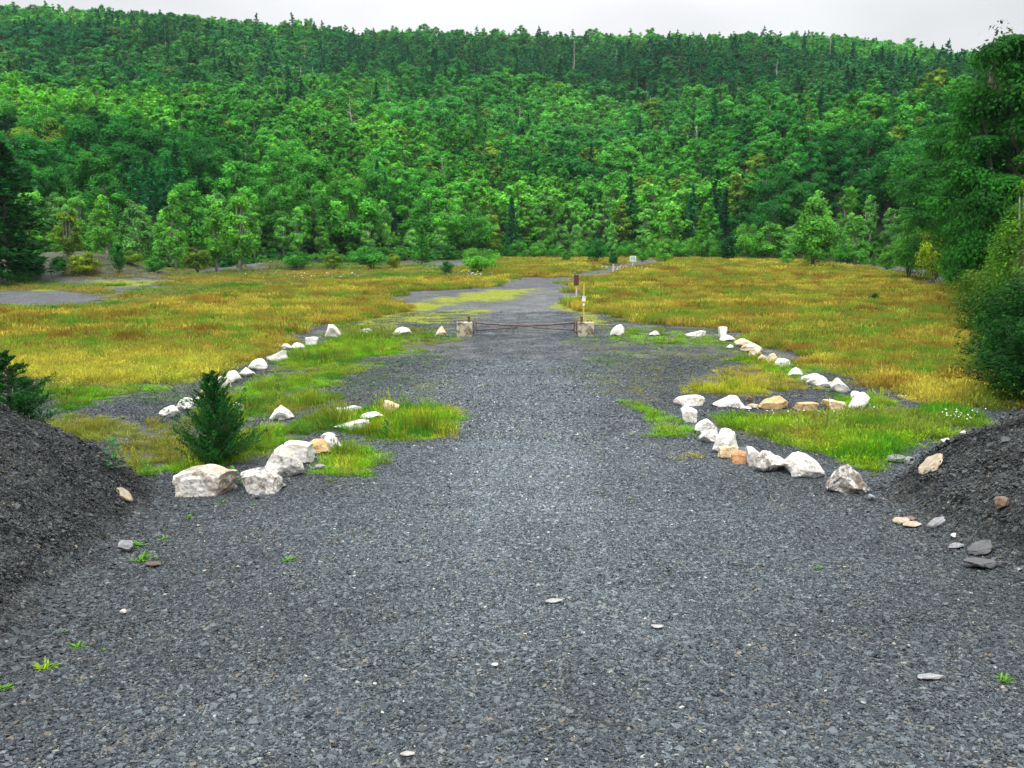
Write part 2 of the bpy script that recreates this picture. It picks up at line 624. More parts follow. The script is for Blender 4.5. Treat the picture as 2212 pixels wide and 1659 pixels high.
region('field', [(960, 588), (1075, 604), (1240, 597), (1335, 571), (1400, 560), (1430, 548), (1280, 544), (1090, 550), (1010, 575)], 0.9)
region('weed', [(1275, 672), (1320, 690), (1440, 702), (1580, 708), (1700, 765), (1640, 700), (1500, 665), (1350, 650)], 0.5)
# short green grass near the boulders
region('green', [(80, 845), (150, 838), (235, 836), (262, 850), (230, 872), (160, 890), (80, 885)], 0.9)
region('mixed', [(60, 905), (200, 885), (330, 905), (385, 905), (420, 880), (520, 900), (640, 925), (650, 985), (560, 1010), (480, 1010), (370, 1028), (260, 1036), (150, 975), (60, 960)], 0.75)
region('green', [(480, 960), (520, 922), (640, 912), (830, 878), (960, 878), (988, 905), (975, 938), (880, 956), (810, 952), (740, 942), (700, 932), (560, 985), (500, 1012), (380, 1025), (300, 1030), (440, 985)], 1.0)
region('green', [(655, 1025), (690, 985), (735, 955), (830, 960), (832, 990), (800, 1028), (720, 1032)], 0.95)
region('green', [(400, 870), (500, 850), (560, 830), (605, 846), (565, 892), (640, 918), (470, 925), (400, 900)], 0.85)
region('green', [(640, 752), (700, 728), (830, 722), (872, 742), (800, 770), (760, 798), (720, 815), (690, 800), (560, 805), (600, 785)], 0.9)
region('green', [(640, 845), (700, 842), (705, 868), (660, 880), (630, 868)], 0.8)
region('sparse', [(560, 810), (860, 780), (960, 830), (900, 880), (640, 895), (560, 860)], 0.35)
region('weed', [(640, 740), (720, 700), (960, 720), (930, 735), (840, 738), (700, 765)], 0.6)
region('moss', [(690, 704), (740, 690), (870, 678), (1050, 671), (1040, 690), (900, 704), (740, 716)], 1.0)
region('moss', [(850, 662), (1000, 636), (1145, 624), (1120, 641), (960, 656), (900, 668)], 1.0)
region('moss', [(1212, 652), (1300, 650), (1330, 690), (1290, 700), (1240, 690), (1225, 668)], 0.9)
region('moss', [(-100, 628), (-100, 612), (120, 613), (300, 606), (420, 606), (240, 620), (120, 627)], 0.9)
region('mixed', [(430, 880), (470, 840), (560, 800), (640, 745), (720, 735), (860, 730), (800, 800), (720, 850), (640, 900), (560, 905)], 0.85)
region('mixed', [(860, 720), (930, 722), (985, 735), (900, 760), (830, 755)], 0.6)
region('mixed', [(1290, 705), (1400, 715), (1540, 728), (1600, 745), (1640, 780), (1500, 745), (1350, 735)], 0.7)
region('mixed', [(60, 835), (240, 830), (420, 830), (440, 845), (330, 850), (250, 870), (60, 880)], 0.7)
region('sparse', [(560, 720), (900, 735), (1000, 790), (940, 860), (640, 850), (480, 860), (400, 880), (200, 880), (300, 850)], 0.6)
region('sparse', [(1230, 720), (1500, 725), (1640, 770), (1600, 850), (1400, 865), (1300, 850)], 0.55)
region('sparse', [(940, 700), (1020, 720), (960, 780), (860, 760), (880, 720)], 0.5)
region('sparse', [(860, 640), (1020, 630), (1100, 650), (1000, 700), (760, 730), (700, 720)], 0.3)
region('moss', [(900, 830), (960, 812), (985, 840), (960, 872), (880, 876)], 0.6)
region('moss', [(1190, 795), (1290, 780), (1350, 830), (1330, 860), (1260, 835)], 0.45)
region('green', [(1338, 868), (1390, 873), (1470, 898), (1510, 925), (1505, 945), (1400, 948), (1385, 915)], 1.0)
region('sparse', [(1300, 915), (1400, 930), (1400, 955), (1310, 945)], 0.4)
region('foxtail', [(1495, 900), (1600, 893), (1880, 890), (2040, 878), (2125, 895), (2010, 975), (1880, 1025), (1845, 1012), (1700, 975), (1600, 950), (1530, 925)], 0.95)
region('green', [(1600, 935), (1700, 945), (1840, 985), (1880, 1025), (1845, 1015), (1700, 978), (1600, 952)], 0.9)
region('yellow', [(1430, 985), (1560, 962), (1580, 1000), (1490, 1003)], 0.7)
region('yellow', [(1560, 800), (1650, 780), (1740, 812), (1840, 850), (1600, 855), (1490, 848)], 0.8)
region('green', [(1590, 770), (1660, 775), (1800, 836), (1850, 855), (1880, 885), (1790, 868), (1640, 800)], 0.9)
region('weed', [(1200, 790), (1290, 760), (1480, 730), (1640, 790), (1560, 850), (1340, 860)], 0.16)
region('sparse', [(1380, 705), (1540, 715), (1600, 740), (1500, 742), (1300, 735)], 0.6)
region('green', [(1840, 845), (1900, 850), (1960, 880), (1880, 892), (1780, 880)], 0.8)
region('yellow', [(735, 985), (800, 965), (832, 985), (800, 1030), (745, 1032)], 0.6)


def edge_noise(x, y):
    s = np.clip(y / 22.0, 0.6, 5.0)
    return ((noise2(x, y, 1.7, 31, 3) - 0.5) * 1.5 + (noise2(x, y, 5.5, 37, 2) - 0.5) * 1.6) * s


def region_weights(x, y):
    """per-kind cover in 0..1 at ground points"""
    x = np.asarray(x, float)
    y = np.asarray(y, float)
    en = edge_noise(x, y)
    res = {}
    for poly, soft, kind, dens in REGIONS:
        pa = np.array(poly)
        pad = 6
        mk = (x > pa[:, 0].min() - pad) & (x < pa[:, 0].max() + pad) & (y > pa[:, 1].min() - pad) & (y < pa[:, 1].max() + pad)
        w = res.setdefault(kind, np.zeros(x.shape))
        if not mk.any():
            continue
        d = sdist(x[mk], y[mk], poly) + en[mk] * 0.75
        sf = soft * (1.6 if kind != 'field' else 2.0)
        w[mk] = np.maximum(w[mk], dens * sstep(-sf, sf, d))
    for poly in BARE:
        f_ = 1 - 0.9 * sstep(-1.5, 1.5, sdist(x, y, poly) + 0.4 * en)
        for k in res:
            if k != 'moss':
                res[k] = res[k] * f_
    return res


# ------------------------------------------------------------------ terrain sheet
ys = np.concatenate([np.arange(-14, 6, 1.0), np.arange(6, 30, 0.14), np.arange(30, 62, 0.3), 62 * 1.0145 ** np.arange(0, 190)])
ys = ys[ys < 900]
us = np.linspace(-1, 1, 461)
us = np.sign(us) * (0.75 * np.abs(us) + 0.25 * np.abs(us) ** 3)
half = 24 + 0.80 * np.clip(ys, 0, None)
GX = us[None, :] * half[:, None]
GY = np.broadcast_to(ys[:, None], GX.shape).copy()
GZ = height(GX.ravel(), GY.ravel()).reshape(GX.shape)
gx, gy = GX.ravel(), GY.ravel()
near = (gy > 14) & (gy < 240)
cov = np.zeros(gx.shape)
mos = np.zeros(gx.shape)
rw = region_weights(gx[near], gy[near])
c_ = np.zeros(near.sum())
for k, a in (('field', 1.0), ('weed', 0.75), ('green', 0.9), ('mixed', 0.8), ('foxtail', 0.95), ('yellow', 0.8), ('sparse', 0.5)):
    c_ = np.maximum(c_, rw[k] * a)
cov[near] = c_
_e = gy - interp(gx, TREE_EDGE)
_bank = np.exp(-(((gx + 58) / 10.0) ** 2 + ((gy - 117) / 9.0) ** 2))
cov = np.maximum(cov, sstep(-22, -9, _e) * np.clip(1 - 0.5 * _bank, 0, 1))
cov = np.maximum(cov, 0.75 * np.clip(_bank * 2, 0, 1))
mos[near] = rw['moss']
# the compacted, paler band of the drive
W_PALE = world_poly([(960, 860), (985, 790), (1150, 770), (1240, 800), (1290, 880), (1330, 1000), (1200, 1100), (1010, 1050)])
pal = np.zeros(gx.shape)
pal[near] = sstep(-2.0, 2.5, sdist(gx[near], gy[near], W_PALE)) * (0.55 + 0.9 * (noise2(gx[near], gy[near], 2.5, 61, 3) - 0.3))
W_PALE2 = world_poly([(1080, 660), (1180, 620), (1230, 620), (1200, 690), (900, 690), (960, 660)])
pal[near] = np.maximum(pal[near], 0.6 * sstep(-1.5, 2.5, sdist(gx[near], gy[near], W_PALE2)))
ni, nj = GX.shape
ii, jj = np.meshgrid(np.arange(ni - 1), np.arange(nj - 1), indexing='ij')
q = np.stack([ii * nj + jj, ii * nj + jj + 1, (ii + 1) * nj + jj + 1, (ii + 1) * nj + jj], -1).reshape(-1, 4)
cx = gx[q].mean(1)
cy = gy[q].mean(1)
cls = np.zeros(len(q), int)
mroad = (cy < 200)
cls[mroad] = np.where(sdist(cx[mroad], cy[mroad], W_ROAD) > 0, 1, 0)
m30 = cy < 30
dl = sdist(cx[m30], cy[m30], MOUND_L)
dr = sdist(cx[m30], cy[m30], MOUND_R)
cm = cls[m30]
cm[dl > 0.3] = 2
cm[dr > 0.3] = 3
cls[m30] = cm
cls[cy > interp(cx, TREE_EDGE) + 4] = 4
Vall = np.stack([gx, gy, GZ.ravel()], -1)
for k, (nm, lab, mt) in enumerate([
        ('ground', 'dark shale ground of the clearing with soil under the grass', 'ground'),
        ('road', 'dark grey shale gravel drive running through the gate', 'ground'),
        ('shale_mound', 'heap of dark shale on the left of the drive', 'ground'),
        ('shale_mound', 'heap of dark shale on the right of the drive', 'ground'),
        ('hill', 'wooded hill rising behind the clearing', 'hill')]):
    fq = q[cls == k]
    used, inv = np.unique(fq, return_inverse=True)
    mb = MB()
    mb.add(Vall[used], inv.reshape(-1, 4))
    o = mb.build(nm, M[mt], smooth=True)
    me = o.data
    for an, arr in (('cover', cov), ('moss', mos), ('pale', np.clip(pal, 0, 1))):
        a_ = me.attributes.new(an, 'FLOAT', 'POINT')
        a_.data.foreach_set("value", arr[used].astype(np.float32))
    tag(o, lab, kind='structure')


# ------------------------------------------------------------------ scattered stuff (grass, chips, the far wood)
def scatter(name, pts, rot, scl, idx, tint, protos, label):
    me = bpy.data.meshes.new(name)
    n = len(pts)
    me.vertices.add(n)
    me.vertices.foreach_set("co", np.asarray(pts, np.float32).ravel())
    for an, typ, key, arr in (("rot", 'FLOAT_VECTOR', "vector", rot), ("scl", 'FLOAT_VECTOR', "vector", scl), ("tint", 'FLOAT_VECTOR', "vector", tint), ("idx", 'INT', "value", idx)):
        a = me.attributes.new(an, typ, 'POINT')
        a.data.foreach_set(key, np.asarray(arr, np.int32 if typ == 'INT' else np.float32).ravel())
    me.update()
    o = bpy.data.objects.new(name, me)
    COL.objects.link(o)
    tag(o, label, kind='stuff')
    pc = bpy.data.collections.new(name + "_kinds")
    for i, p in enumerate(protos):
        ob = bpy.data.objects.new("%s_kind_%02d" % (name, i), p)
        pc.objects.link(ob)
    ng = bpy.data.node_groups.new(name + "_scatter", 'GeometryNodeTree')
    ng.interface.new_socket("Geometry", in_out='INPUT', socket_type='NodeSocketGeometry')
    ng.interface.new_socket("Geometry", in_out='OUTPUT', socket_type='NodeSocketGeometry')
    N = ng.nodes
    gi = N.new('NodeGroupInput')
    go = N.new('NodeGroupOutput')
    iop = N.new('GeometryNodeInstanceOnPoints')
    ci = N.new('GeometryNodeCollectionInfo')
    ci.inputs[0].default_value = pc
    ci.inputs[1].default_value = True
    ci.inputs[2].default_value = True

    def named(nm, typ):
        nd = N.new('GeometryNodeInputNamedAttribute')
        nd.data_type = typ
        nd.inputs[0].default_value = nm
        return nd.outputs[0]
    L = ng.links
    L.new(gi.outputs[0], iop.inputs["Points"])
    L.new(ci.outputs[0], iop.inputs["Instance"])
    iop.inputs["Pick Instance"].default_value = True
    L.new(named("idx", 'INT'), iop.inputs["Instance Index"])
    er = N.new('FunctionNodeEulerToRotation')
    L.new(named("rot", 'FLOAT_VECTOR'), er.inputs[0])
    L.new(er.outputs[0], iop.inputs["Rotation"])
    L.new(named("scl", 'FLOAT_VECTOR'), iop.inputs["Scale"])
    L.new(iop.outputs[0], go.inputs[0])
    md = o.modifiers.new("scatter", 'NODES')
    md.node_group = ng
    return o


def tuft(seed, nb, h, rad, wid, lean=0.5, heads=0.0, headlen=0.07, flop=0.35):
    """a tuft of grass blades, some with seed heads"""
    rng = np.random.default_rng(seed)
    mb = MB()
    th = rng.uniform(0, 2 * math.pi, nb)
    r0 = rad * np.sqrt(rng.uniform(0, 1, nb))
    base = np.stack([r0 * np.cos(th), r0 * np.sin(th), np.full(nb, -0.02)], -1)
    hh = h * rng.uniform(0.5, 1.15, nb)
    az = th + rng.normal(0, 0.9, nb)
    ln = lean * rng.uniform(0.1, 1.0, nb)
    out = np.stack([np.cos(az), np.sin(az), np.zeros(nb)], -1)
    side = np.stack([-np.sin(az + rng.normal(0, 0.8, nb)), np.cos(az), np.zeros(nb)], -1)
    side = unit(side)
    ts = [0, 0.4, 0.75, 1.0]
    ws = [1.0, 0.85, 0.55, 0.08]
    rows = []
    for t, w in zip(ts, ws):
        c = base + out * (hh * ln * t ** 1.8)[:, None] + np.array([0, 0, 1.0]) * (hh * (t - flop * ln * t * t))[:, None]
        rows.append((c - side * wid * w / 2, c + side * wid * w / 2))
    v = np.stack([p for r_ in rows for p in r_], 1).reshape(-1, 3)
    k = np.arange(nb)[:, None] * 8
    f = np.concatenate([k + np.array([[0, 1, 3, 2]]), k + np.array([[2, 3, 5, 4]]), k + np.array([[4, 5, 7, 6]])])
    lf = np.repeat(rng.uniform(0.7, 1.3, nb), 8).reshape(nb, 8) * np.array([0.85, 0.85, 1, 1, 1.05, 1.05, 1.15, 1.15])
    mb.add(v, f, 0, lf.ravel())
    nh = int(nb * heads)
    if nh:
        tip = base[:nh] + out[:nh] * (hh * ln)[:nh, None] + np.array([0, 0, 1.0]) * (hh * (1 - flop * ln))[:nh, None]
        for s in range(3):
            nrm = rng.normal(size=(nh, 3)) * [1, 1, 0.2]
            leaves(mb, tip + rng.normal(0, 0.004, (nh, 3)), nrm, headlen * rng.uniform(0.6, 1.1, nh), headlen * 0.16, 0, rng.uniform(1.3, 1.75, nh), rng, np.tile([0.25, 0.1, 1.0], (nh, 1)) + out[:nh] * 0.5)
    return mb.mesh("grass_tuft", M["grass"])


TUFTS = {
    'field': [tuft(100 + i, 56, 0.40, 0.24, 0.009, 0.55, 0.45, 0.07) for i in range(4)],
    'fieldfar': [tuft(120 + i, 60, 0.40, 0.55, 0.024, 0.5, 0.45, 0.11) for i in range(4)],
    'green': [tuft(140 + i, 70, 0.24, 0.20, 0.011, 0.9, 0.08, 0.03, 0.5) for i in range(4)],
    'fox': [tuft(160 + i, 60, 0.34, 0.22, 0.011, 0.8, 0.30, 0.055, 0.45) for i in range(4)],
    'tiny': [tuft(180 + i, 26, 0.10, 0.14, 0.010, 1.2, 0.0, 0.03, 0.5) for i in range(3)],
}
ORDER = ['field', 'fieldfar', 'green', 'fox', 'tiny']
STARTI, protos = {}, []
for k in ORDER:
    STARTI[k] = len(protos)
    protos += TUFTS[k]

C3 = lambda *a: np.array(a, float)
OCHRE, YELLOW, RUST, GYEL = C3(0.230, 0.190, 0.042), C3(0.330, 0.300, 0.060), C3(0.180, 0.115, 0.026), C3(0.155, 0.215, 0.036)
BRIGHT, MIDG, GREYG, LIME = C3(0.150, 0.345, 0.012), C3(0.050, 0.180, 0.014), C3(0.145, 0.185, 0.050), C3(0.32, 0.36, 0.016)


def lerp(a, b, t):
    return a + (b - a) * np.clip(t, 0, 1)[:, None]


gp, gr, gs, gidx, gt = [], [], [], [], []
for y0, y1, cell, far in ((14, 30, 0.22, 0), (30, 48, 0.30, 0), (48, 80, 0.46, 1), (80, 130, 0.75, 1), (130, 240, 1.15, 1)):
    xh = 26 + 0.63 * y1
    nx, ny = int(2 * xh / cell), int((y1 - y0) / cell)
    X, Y = np.meshgrid(np.linspace(-xh, xh, nx), np.linspace(y0, y1, ny))
    X = (X + rs.uniform(-0.5, 0.5, X.shape) * cell).ravel()
    Y = (Y + rs.uniform(-0.5, 0.5, Y.shape) * cell).ravel()
    kp = (np.abs(X) < 0.62 * Y + 8) & (Y < interp(X, TREE_EDGE) + 14)
    X, Y = X[kp], Y[kp]
    W = region_weights(X, Y)
    n = len(X)
    n_a = noise2(X, Y * 2.2, 9.0, 41, 3)
    n_b = noise2(X, Y * 1.6, 3.5, 43, 3)
    n_c = noise2(X, Y, 0.9, 47, 2)
    thin = np.clip((noise2(X, Y, 1.5, 53, 4) - 0.5) * 1.8 + 0.5, 0, 1)
    # field: ochre with rust and green drifts
    fcol = lerp(np.tile(OCHRE, (n, 1)), np.tile(YELLOW, (n, 1)), (n_a - 0.42) * 5)
    fcol = lerp(fcol, np.tile(RUST, (n, 1)), (n_b - 0.55) * 6)
    fcol = lerp(fcol, np.tile(GYEL, (n, 1)), (0.465 - n_a) * 5 + (n_c - 0.51) * 3.5)
    n_d = noise2(X, Y * 1.3, 1.6, 59, 3)
    fcol = lerp(fcol, np.tile(MIDG * [1.6, 1.15, 1.5], (n, 1)), (n_d - 0.56) * 5)
    fcol = lerp(fcol, np.tile(RUST * 0.85, (n, 1)), (0.37 - n_d) * 5)
    leftfront = sstep(46, 36, Y) * sstep(-4, -10, X)
    fcol = lerp(fcol, np.tile(YELLOW * [0.95, 1.05, 1], (n, 1)), leftfront * 0.75)
    wcol = lerp(np.tile(GREYG, (n, 1)), np.tile(MIDG, (n, 1)), (n_b - 0.5) * 5)
    wcol = lerp(wcol, np.tile(OCHRE, (n, 1)), (n_a - 0.52) * 6)
    grcol = lerp(np.tile(BRIGHT, (n, 1)), np.tile(MIDG, (n, 1)), (n_b - 0.47) * 5)
    grcol = lerp(grcol, np.tile(LIME, (n, 1)), (n_c - 0.62) * 4 + (n_a - 0.6) * 3)
    mixc = lerp(grcol, np.tile(GYEL * [1.2, 1, 1], (n, 1)), (n_a - 0.42) * 6)
    ylc = lerp(np.tile(YELLOW, (n, 1)), np.tile(LIME, (n, 1)), (n_b - 0.45) * 5)
    foxc = lerp(np.tile(BRIGHT * [1.2, 0.95, 1], (n, 1)), np.tile(GYEL, (n, 1)), (n_b - 0.42) * 5)
    foxc = lerp(foxc, np.tile(MIDG * [1.2, 1.1, 1], (n, 1)), (n_d - 0.55) * 6)
    foxc = lerp(foxc, np.tile(OCHRE, (n, 1)), (0.36 - n_d) * 5)
    mosc = lerp(np.tile(LIME, (n, 1)), np.tile(GYEL, (n, 1)), (n_b - 0.5) * 4)
    taken = np.zeros(n, bool)
    for kind, proto, col, hs, need in (('green', 'green', grcol, 1.0, 0.30), ('yellow', 'green', ylc, 1.1, 0.42), ('foxtail', 'fox', foxc, 1.0, 0.36), ('mixed', 'green', mixc, 0.85, 0.52),
                                       ('field', 'fieldfar' if far else 'field', fcol, 1.0, 0.30), ('weed', 'fox', wcol, 0.9, 0.26), ('moss', 'tiny', mosc, 0.7, 0.40), ('sparse', 'tiny', mixc, 1.5, 0.24)):
        if kind not in W:
            continue
        w = W[kind]
        ok = (~taken) & (rs.uniform(0, 1, n) < w * 1.1) & (w * (0.35 + thin * 1.25) > need * rs.uniform(0.55, 1.75, n))
        taken |= ok
        k = np.where(ok)[0]
        if not len(k):
            continue
        m_ = len(k)
        z = height(X[k], Y[k])
        wide = {0: 1.0, 1: 1.0}[far]
        if far and proto != 'fieldfar':
            wide = cell / 0.30
        if proto == 'fieldfar':
            wide = max(1.0, cell / 0.65)
        edge = np.clip(w[k] * 1.1, 0.3, 1) * (0.55 + 0.75 * thin[k])
        sc = hs * edge * rs.uniform(0.75, 1.25, m_) * (0.75 + 0.5 * n_b[k])
        gp.append(np.stack([X[k], Y[k], z], -1))
        gr.append(np.stack([rs.normal(0, 0.06, m_), rs.normal(0, 0.06, m_), rs.uniform(0, 6.28, m_)], -1))
        hz = sc * (1.0 if not far else (1.15 if proto in ('fieldfar',) else 1.5))
        gs.append(np.stack([np.full(m_, wide), np.full(m_, wide), hz], -1))
        pick_ = STARTI[proto] + rs.integers(0, len(TUFTS[proto]), m_)
        ck = col[k].copy()
        if kind in ('green', 'mixed', 'yellow'):
            odd = rs.uniform(0, 1, m_) < 0.16
            pick_[odd] = STARTI['fox'] + rs.integers(0, len(TUFTS['fox']), odd.sum())
            ck[odd] = ck[odd] * 0.4 + np.where(rs.uniform(0, 1, (odd.sum(), 1)) < 0.5, OCHRE, GYEL) * 0.6
            gs[-1][odd, 2] *= rs.uniform(1.0, 1.7, odd.sum())
        gidx.append(pick_)
        gt.append(ck * np.exp(rs.normal(0, 0.22, (m_, 1))))
scatter('grass', np.concatenate(gp), np.concatenate(gr), np.concatenate(gs), np.concatenate(gidx), np.concatenate(gt), protos, 'ochre and green grass of the clearing')
print("grass tufts", sum(len(a) for a in gp))


# shale chips
def chip_patch(seed, n, rad, size, flat=0.28, white=0.007):
    rng = np.random.default_rng(seed)
    mb = MB()
    c = np.stack([rng.normal(0, rad * 0.55, n), rng.normal(0, rad * 0.55, n), rng.uniform(-0.002, 0.012, n)], -1)
    L = size * np.exp(rng.normal(0, 0.42, n))
    Wd = L * rng.uniform(0.4, 0.9, n)
    T = L * flat * rng.uniform(0.4, 1.2, n)
    cube = np.array([[-1, -1, -1], [1, -1, -1], [1, 1, -1], [-1, 1, -1], [-1, -1, 1], [1, -1, 1], [1, 1, 1], [-1, 1, 1]], float) * 0.5
    v = cube[None] * np.stack([L, Wd, T], -1)[:, None]
    v = v * (1 + rng.uniform(-0.42, 0.18, v.shape))
    sh = rng.normal(0, 0.35, (n, 1))
    v[:, :, 0] += v[:, :, 1] * sh
    az = rng.uniform(0, 6.28, n)
    ax = rng.normal(0, 0.30, n)
    ay = rng.normal(0, 0.30, n)
    ca, sa = np.cos(ax)[:, None], np.sin(ax)[:, None]
    y_, z_ = v[:, :, 1] * ca - v[:, :, 2] * sa, v[:, :, 1] * sa + v[:, :, 2] * ca
    v[:, :, 1], v[:, :, 2] = y_, z_
    ca, sa = np.cos(ay)[:, None], np.sin(ay)[:, None]
    x_, z_ = v[:, :, 0] * ca + v[:, :, 2] * sa, -v[:, :, 0] * sa + v[:, :, 2] * ca
    v[:, :, 0], v[:, :, 2] = x_, z_
    ca, sa = np.cos(az)[:, None], np.sin(az)[:, None]
    x_, y_ = v[:, :, 0] * ca - v[:, :, 1] * sa, v[:, :, 0] * sa + v[:, :, 1] * ca
    v[:, :, 0], v[:, :, 1] = x_, y_
    v = v + c[:, None]
    k = np.arange(n)[:, None] * 8
    f = np.concatenate([k + np.array([qq]) for qq in ([0, 3, 2, 1], [4, 5, 6, 7], [0, 1, 5, 4], [1, 2, 6, 5], [2, 3, 7, 6], [3, 0, 4, 7])])
    mb.add(v.reshape(-1, 3), f)
    me = mb.mesh("chips", M["chip"])
    pal_ = np.array([[0.040, 0.046, 0.054], [0.068, 0.076, 0.088], [0.105, 0.114, 0.126], [0.022, 0.026, 0.031], [0.15, 0.15, 0.152], [0.14, 0.115, 0.09], [0.36, 0.32, 0.28]])
    pick = rng.choice(7, n, p=[0.29, 0.27, 0.17, 0.16, 0.06, 0.05 - white, white])
    colr = pal_[pick] * rng.uniform(0.8, 1.25, (n, 1))
    col4 = np.concatenate([np.repeat(colr, 8, 0), np.ones((n * 8, 1))], 1)
    a = me.attributes.new("col", 'FLOAT_COLOR', 'POINT')
    a.data.foreach_set("color", col4.astype(np.float32).ravel())
    return me


CH = [chip_patch(300 + i, 950, 0.42, 0.0215 if i % 2 else 0.028) for i in range(8)] + [chip_patch(320 + i, 300, 0.45, 0.046, 0.22) for i in range(4)] + [chip_patch(340 + i, 560, 0.8, 0.032, 0.28, 0.002) for i in range(5)]
cp, cr, cs, cidx, ct = [], [], [], [], []


def chip_points(x, y, kind, tint_mul=1.0, keep=1.0):
    z = height(x, y)
    e = 0.15
    nxv = -(height(x + e, y) - height(x - e, y)) / (2 * e)
    nyv = -(height(x, y + e) - height(x, y - e)) / (2 * e)
    m_ = len(x)
    az = rs.uniform(0, 6.28, m_)
    # tilt the patch on to the slope: rotation Z (spin) then slope, as XYZ euler through matrices
    rot = np.zeros((m_, 3))
    for i in range(m_):
        nrm = Vector((nxv[i], nyv[i], 1)).normalized()
        qn = Vector((0, 0, 1)).rotation_difference(nrm)
        rot[i] = (qn.to_matrix() @ Matrix.Rotation(az[i], 3, 'Z')).to_euler()
    cp.append(np.stack([x, y, z], -1))
    cr.append(rot)
    cs.append(np.ones((m_, 3)) * rs.uniform(0.85, 1.2, (m_, 1)))
    lo, hi = {'fine': (0, 8), 'slab': (8, 12), 'mid': (12, 17)}[kind]
    cidx.append(rs.integers(lo, hi, m_))
    t = 0.78 + 0.6 * noise2(x, y, 2.6, 71, 3)
    on = (sdist(x, y, MOUND_L) > 0.3) | (sdist(x, y, MOUND_R) > 0.3)
    dm_ = np.maximum(sdist(x, y, MOUND_L), sdist(x, y, MOUND_R))
    t = t * (1.10 - 0.38 * sstep(-1.2, 1.2, dm_)) * (1 + 0.40 * sstep(-2.5, 2.5, sdist(x, y, W_PALE))) * (1.10 - 0.32 * sstep(2.0, 6.5, np.abs(x - 0.6) + 1.2 * (noise2(x, y, 3.0, 77, 2) - 0.5))) * (0.84 + 0.16 * sstep(8, 14, y))
    trk = np.exp(-((np.abs(x - 0.5 - 0.2 * np.sin(y * 0.25)) - 1.0) / 0.42) ** 2)
    t = t * np.where(on, 1.0, 1 + 0.16 * trk)
    col = t[:, None] * np.array([0.86, 0.965, 0.955]) * np.where(on[:, None], np.array([1.06, 0.98, 0.90]), 1.0)
    ct.append(col * tint_mul)


def cells(x0, x1, y0, y1, cell):
    nx, ny = int((x1 - x0) / cell), int((y1 - y0) / cell)
    X, Y = np.meshgrid(np.linspace(x0, x1, nx), np.linspace(y0, y1, ny))
    X = (X + rs.uniform(-0.5, 0.5, X.shape) * cell).ravel()
    Y = (Y + rs.uniform(-0.5, 0.5, Y.shape) * cell).ravel()
    return X, Y


def bare(X, Y):
    W = region_weights(X, Y)
    g_ = np.zeros(len(X))
    for k in W:
        if k not in ('sparse', 'moss'):
            g_ = np.maximum(g_, W[k])
    return g_ < 0.45


X, Y = cells(-15, 15, 4.5, 22.5, 0.34)
kp = bare(X, Y) & (np.abs(X) < 0.62 * Y + 3)
chip_points(X[kp], Y[kp], 'fine')
X, Y = cells(-15, 15, 5, 22.5, 0.55)
kp = bare(X, Y) & (np.abs(X) < 0.62 * Y + 3)
md_ = (sdist(X, Y, MOUND_L) > -0.5) | (sdist(X, Y, MOUND_R) > -0.5)
kp &= md_
chip_points(X[kp], Y[kp], 'slab')
X, Y = cells(-22, 22, 22, 40, 0.72)
kp = bare(X, Y)
chip_points(X[kp], Y[kp], 'mid')
X, Y = cells(-24, 24, 40, 70, 1.4)
kp = bare(X, Y)
chip_points(X[kp], Y[kp], 'mid')
scatter('gravel', np.concatenate(cp), np.concatenate(cr), np.concatenate(cs), np.concatenate(cidx), np.concatenate(ct), CH, 'loose dark shale chips on the drive and mounds')
print("chip patches", sum(len(a) for a in cp))

# ------------------------------------------------------------------ boulders
_ico = {}


def ico(n):
    if n not in _ico:
        bm = bmesh.new()
        bmesh.ops.create_icosphere(bm, subdivisions=n, radius=1)
        v = np.array([tuple(q_.co) for q_ in bm.verts])
        f = np.array([[q_.index for q_ in p.verts] for p in bm.faces])
        bm.free()
        _ico[n] = (v, f)
    return _ico[n]


def rock(seed, w, d, h, style='round', prof=None, sub=4):
    """a broken rock: a ball cut by random planes, weathered by noise, then fitted to its size"""
    rng = np.random.default_rng(seed)
    v0, f = ico(sub)
    v = v0.copy()
    if style == 'block':
        dirs = [(1, 0, 0), (-1, 0, 0), (0, 1, 0), (0, -1, 0), (0, 0, 1), (0, 0, -1)]
        pl = [(unit(np.array(q_, float) + rng.normal(0, 0.16, 3)), rng.uniform(0.52, 0.62)) for q_ in dirs]
        pl += [(unit(rng.normal(size=3)), rng.uniform(0.75, 0.88)) for _ in range(6)]
    elif style == 'slab':
        pl = [(unit(np.array([rng.normal(0, 0.15), rng.normal(0, 0.15), s])), rng.uniform(0.4, 0.5)) for s in (1.0, -1.0)]
        pl += [(unit(rng.normal(size=3) * [1, 1, 0.4]), rng.uniform(0.62, 0.85)) for _ in range(7)]
    else:
        pl = [(unit(rng.normal(size=3)), rng.uniform(0.58, 0.82)) for _ in range(11)]
    for _ in range(2):
        for n_, o_ in pl:
            ex = np.clip(v @ n_ - o_, 0, None)
            v -= ex[:, None] * n_ * 0.96
    off = rng.uniform(0, 50, 3)
    v *= 1 + 0.30 * (noise3(v * 1.5 + off, 1) - 0.5)[:, None] + 0.16 * (noise3(v * 3.3 + off, 2) - 0.5)[:, None] + 0.09 * (noise3(v * 7.5 + off, 3) - 0.5)[:, None] + 0.05 * (noise3(v * 15 + off, 4) - 0.5)[:, None]
    lo, hi = v.min(0), v.max(0)
    v = (v - lo) / (hi - lo)
    if prof is not None:
        p_ = np.interp(v[:, 0], np.linspace(0, 1, len(prof)), prof)
        p_ = p_ / max(prof)
        v[:, 2] *= p_ * (1 - 0.25 * np.abs(v[:, 1] - 0.45))
        v[:, 2] /= v[:, 2].max()
    v = (v - [0.5, 0.5, 0.0]) * [w, d, h * 1.10] - [0, 0, h * 0.10]
    return v, f


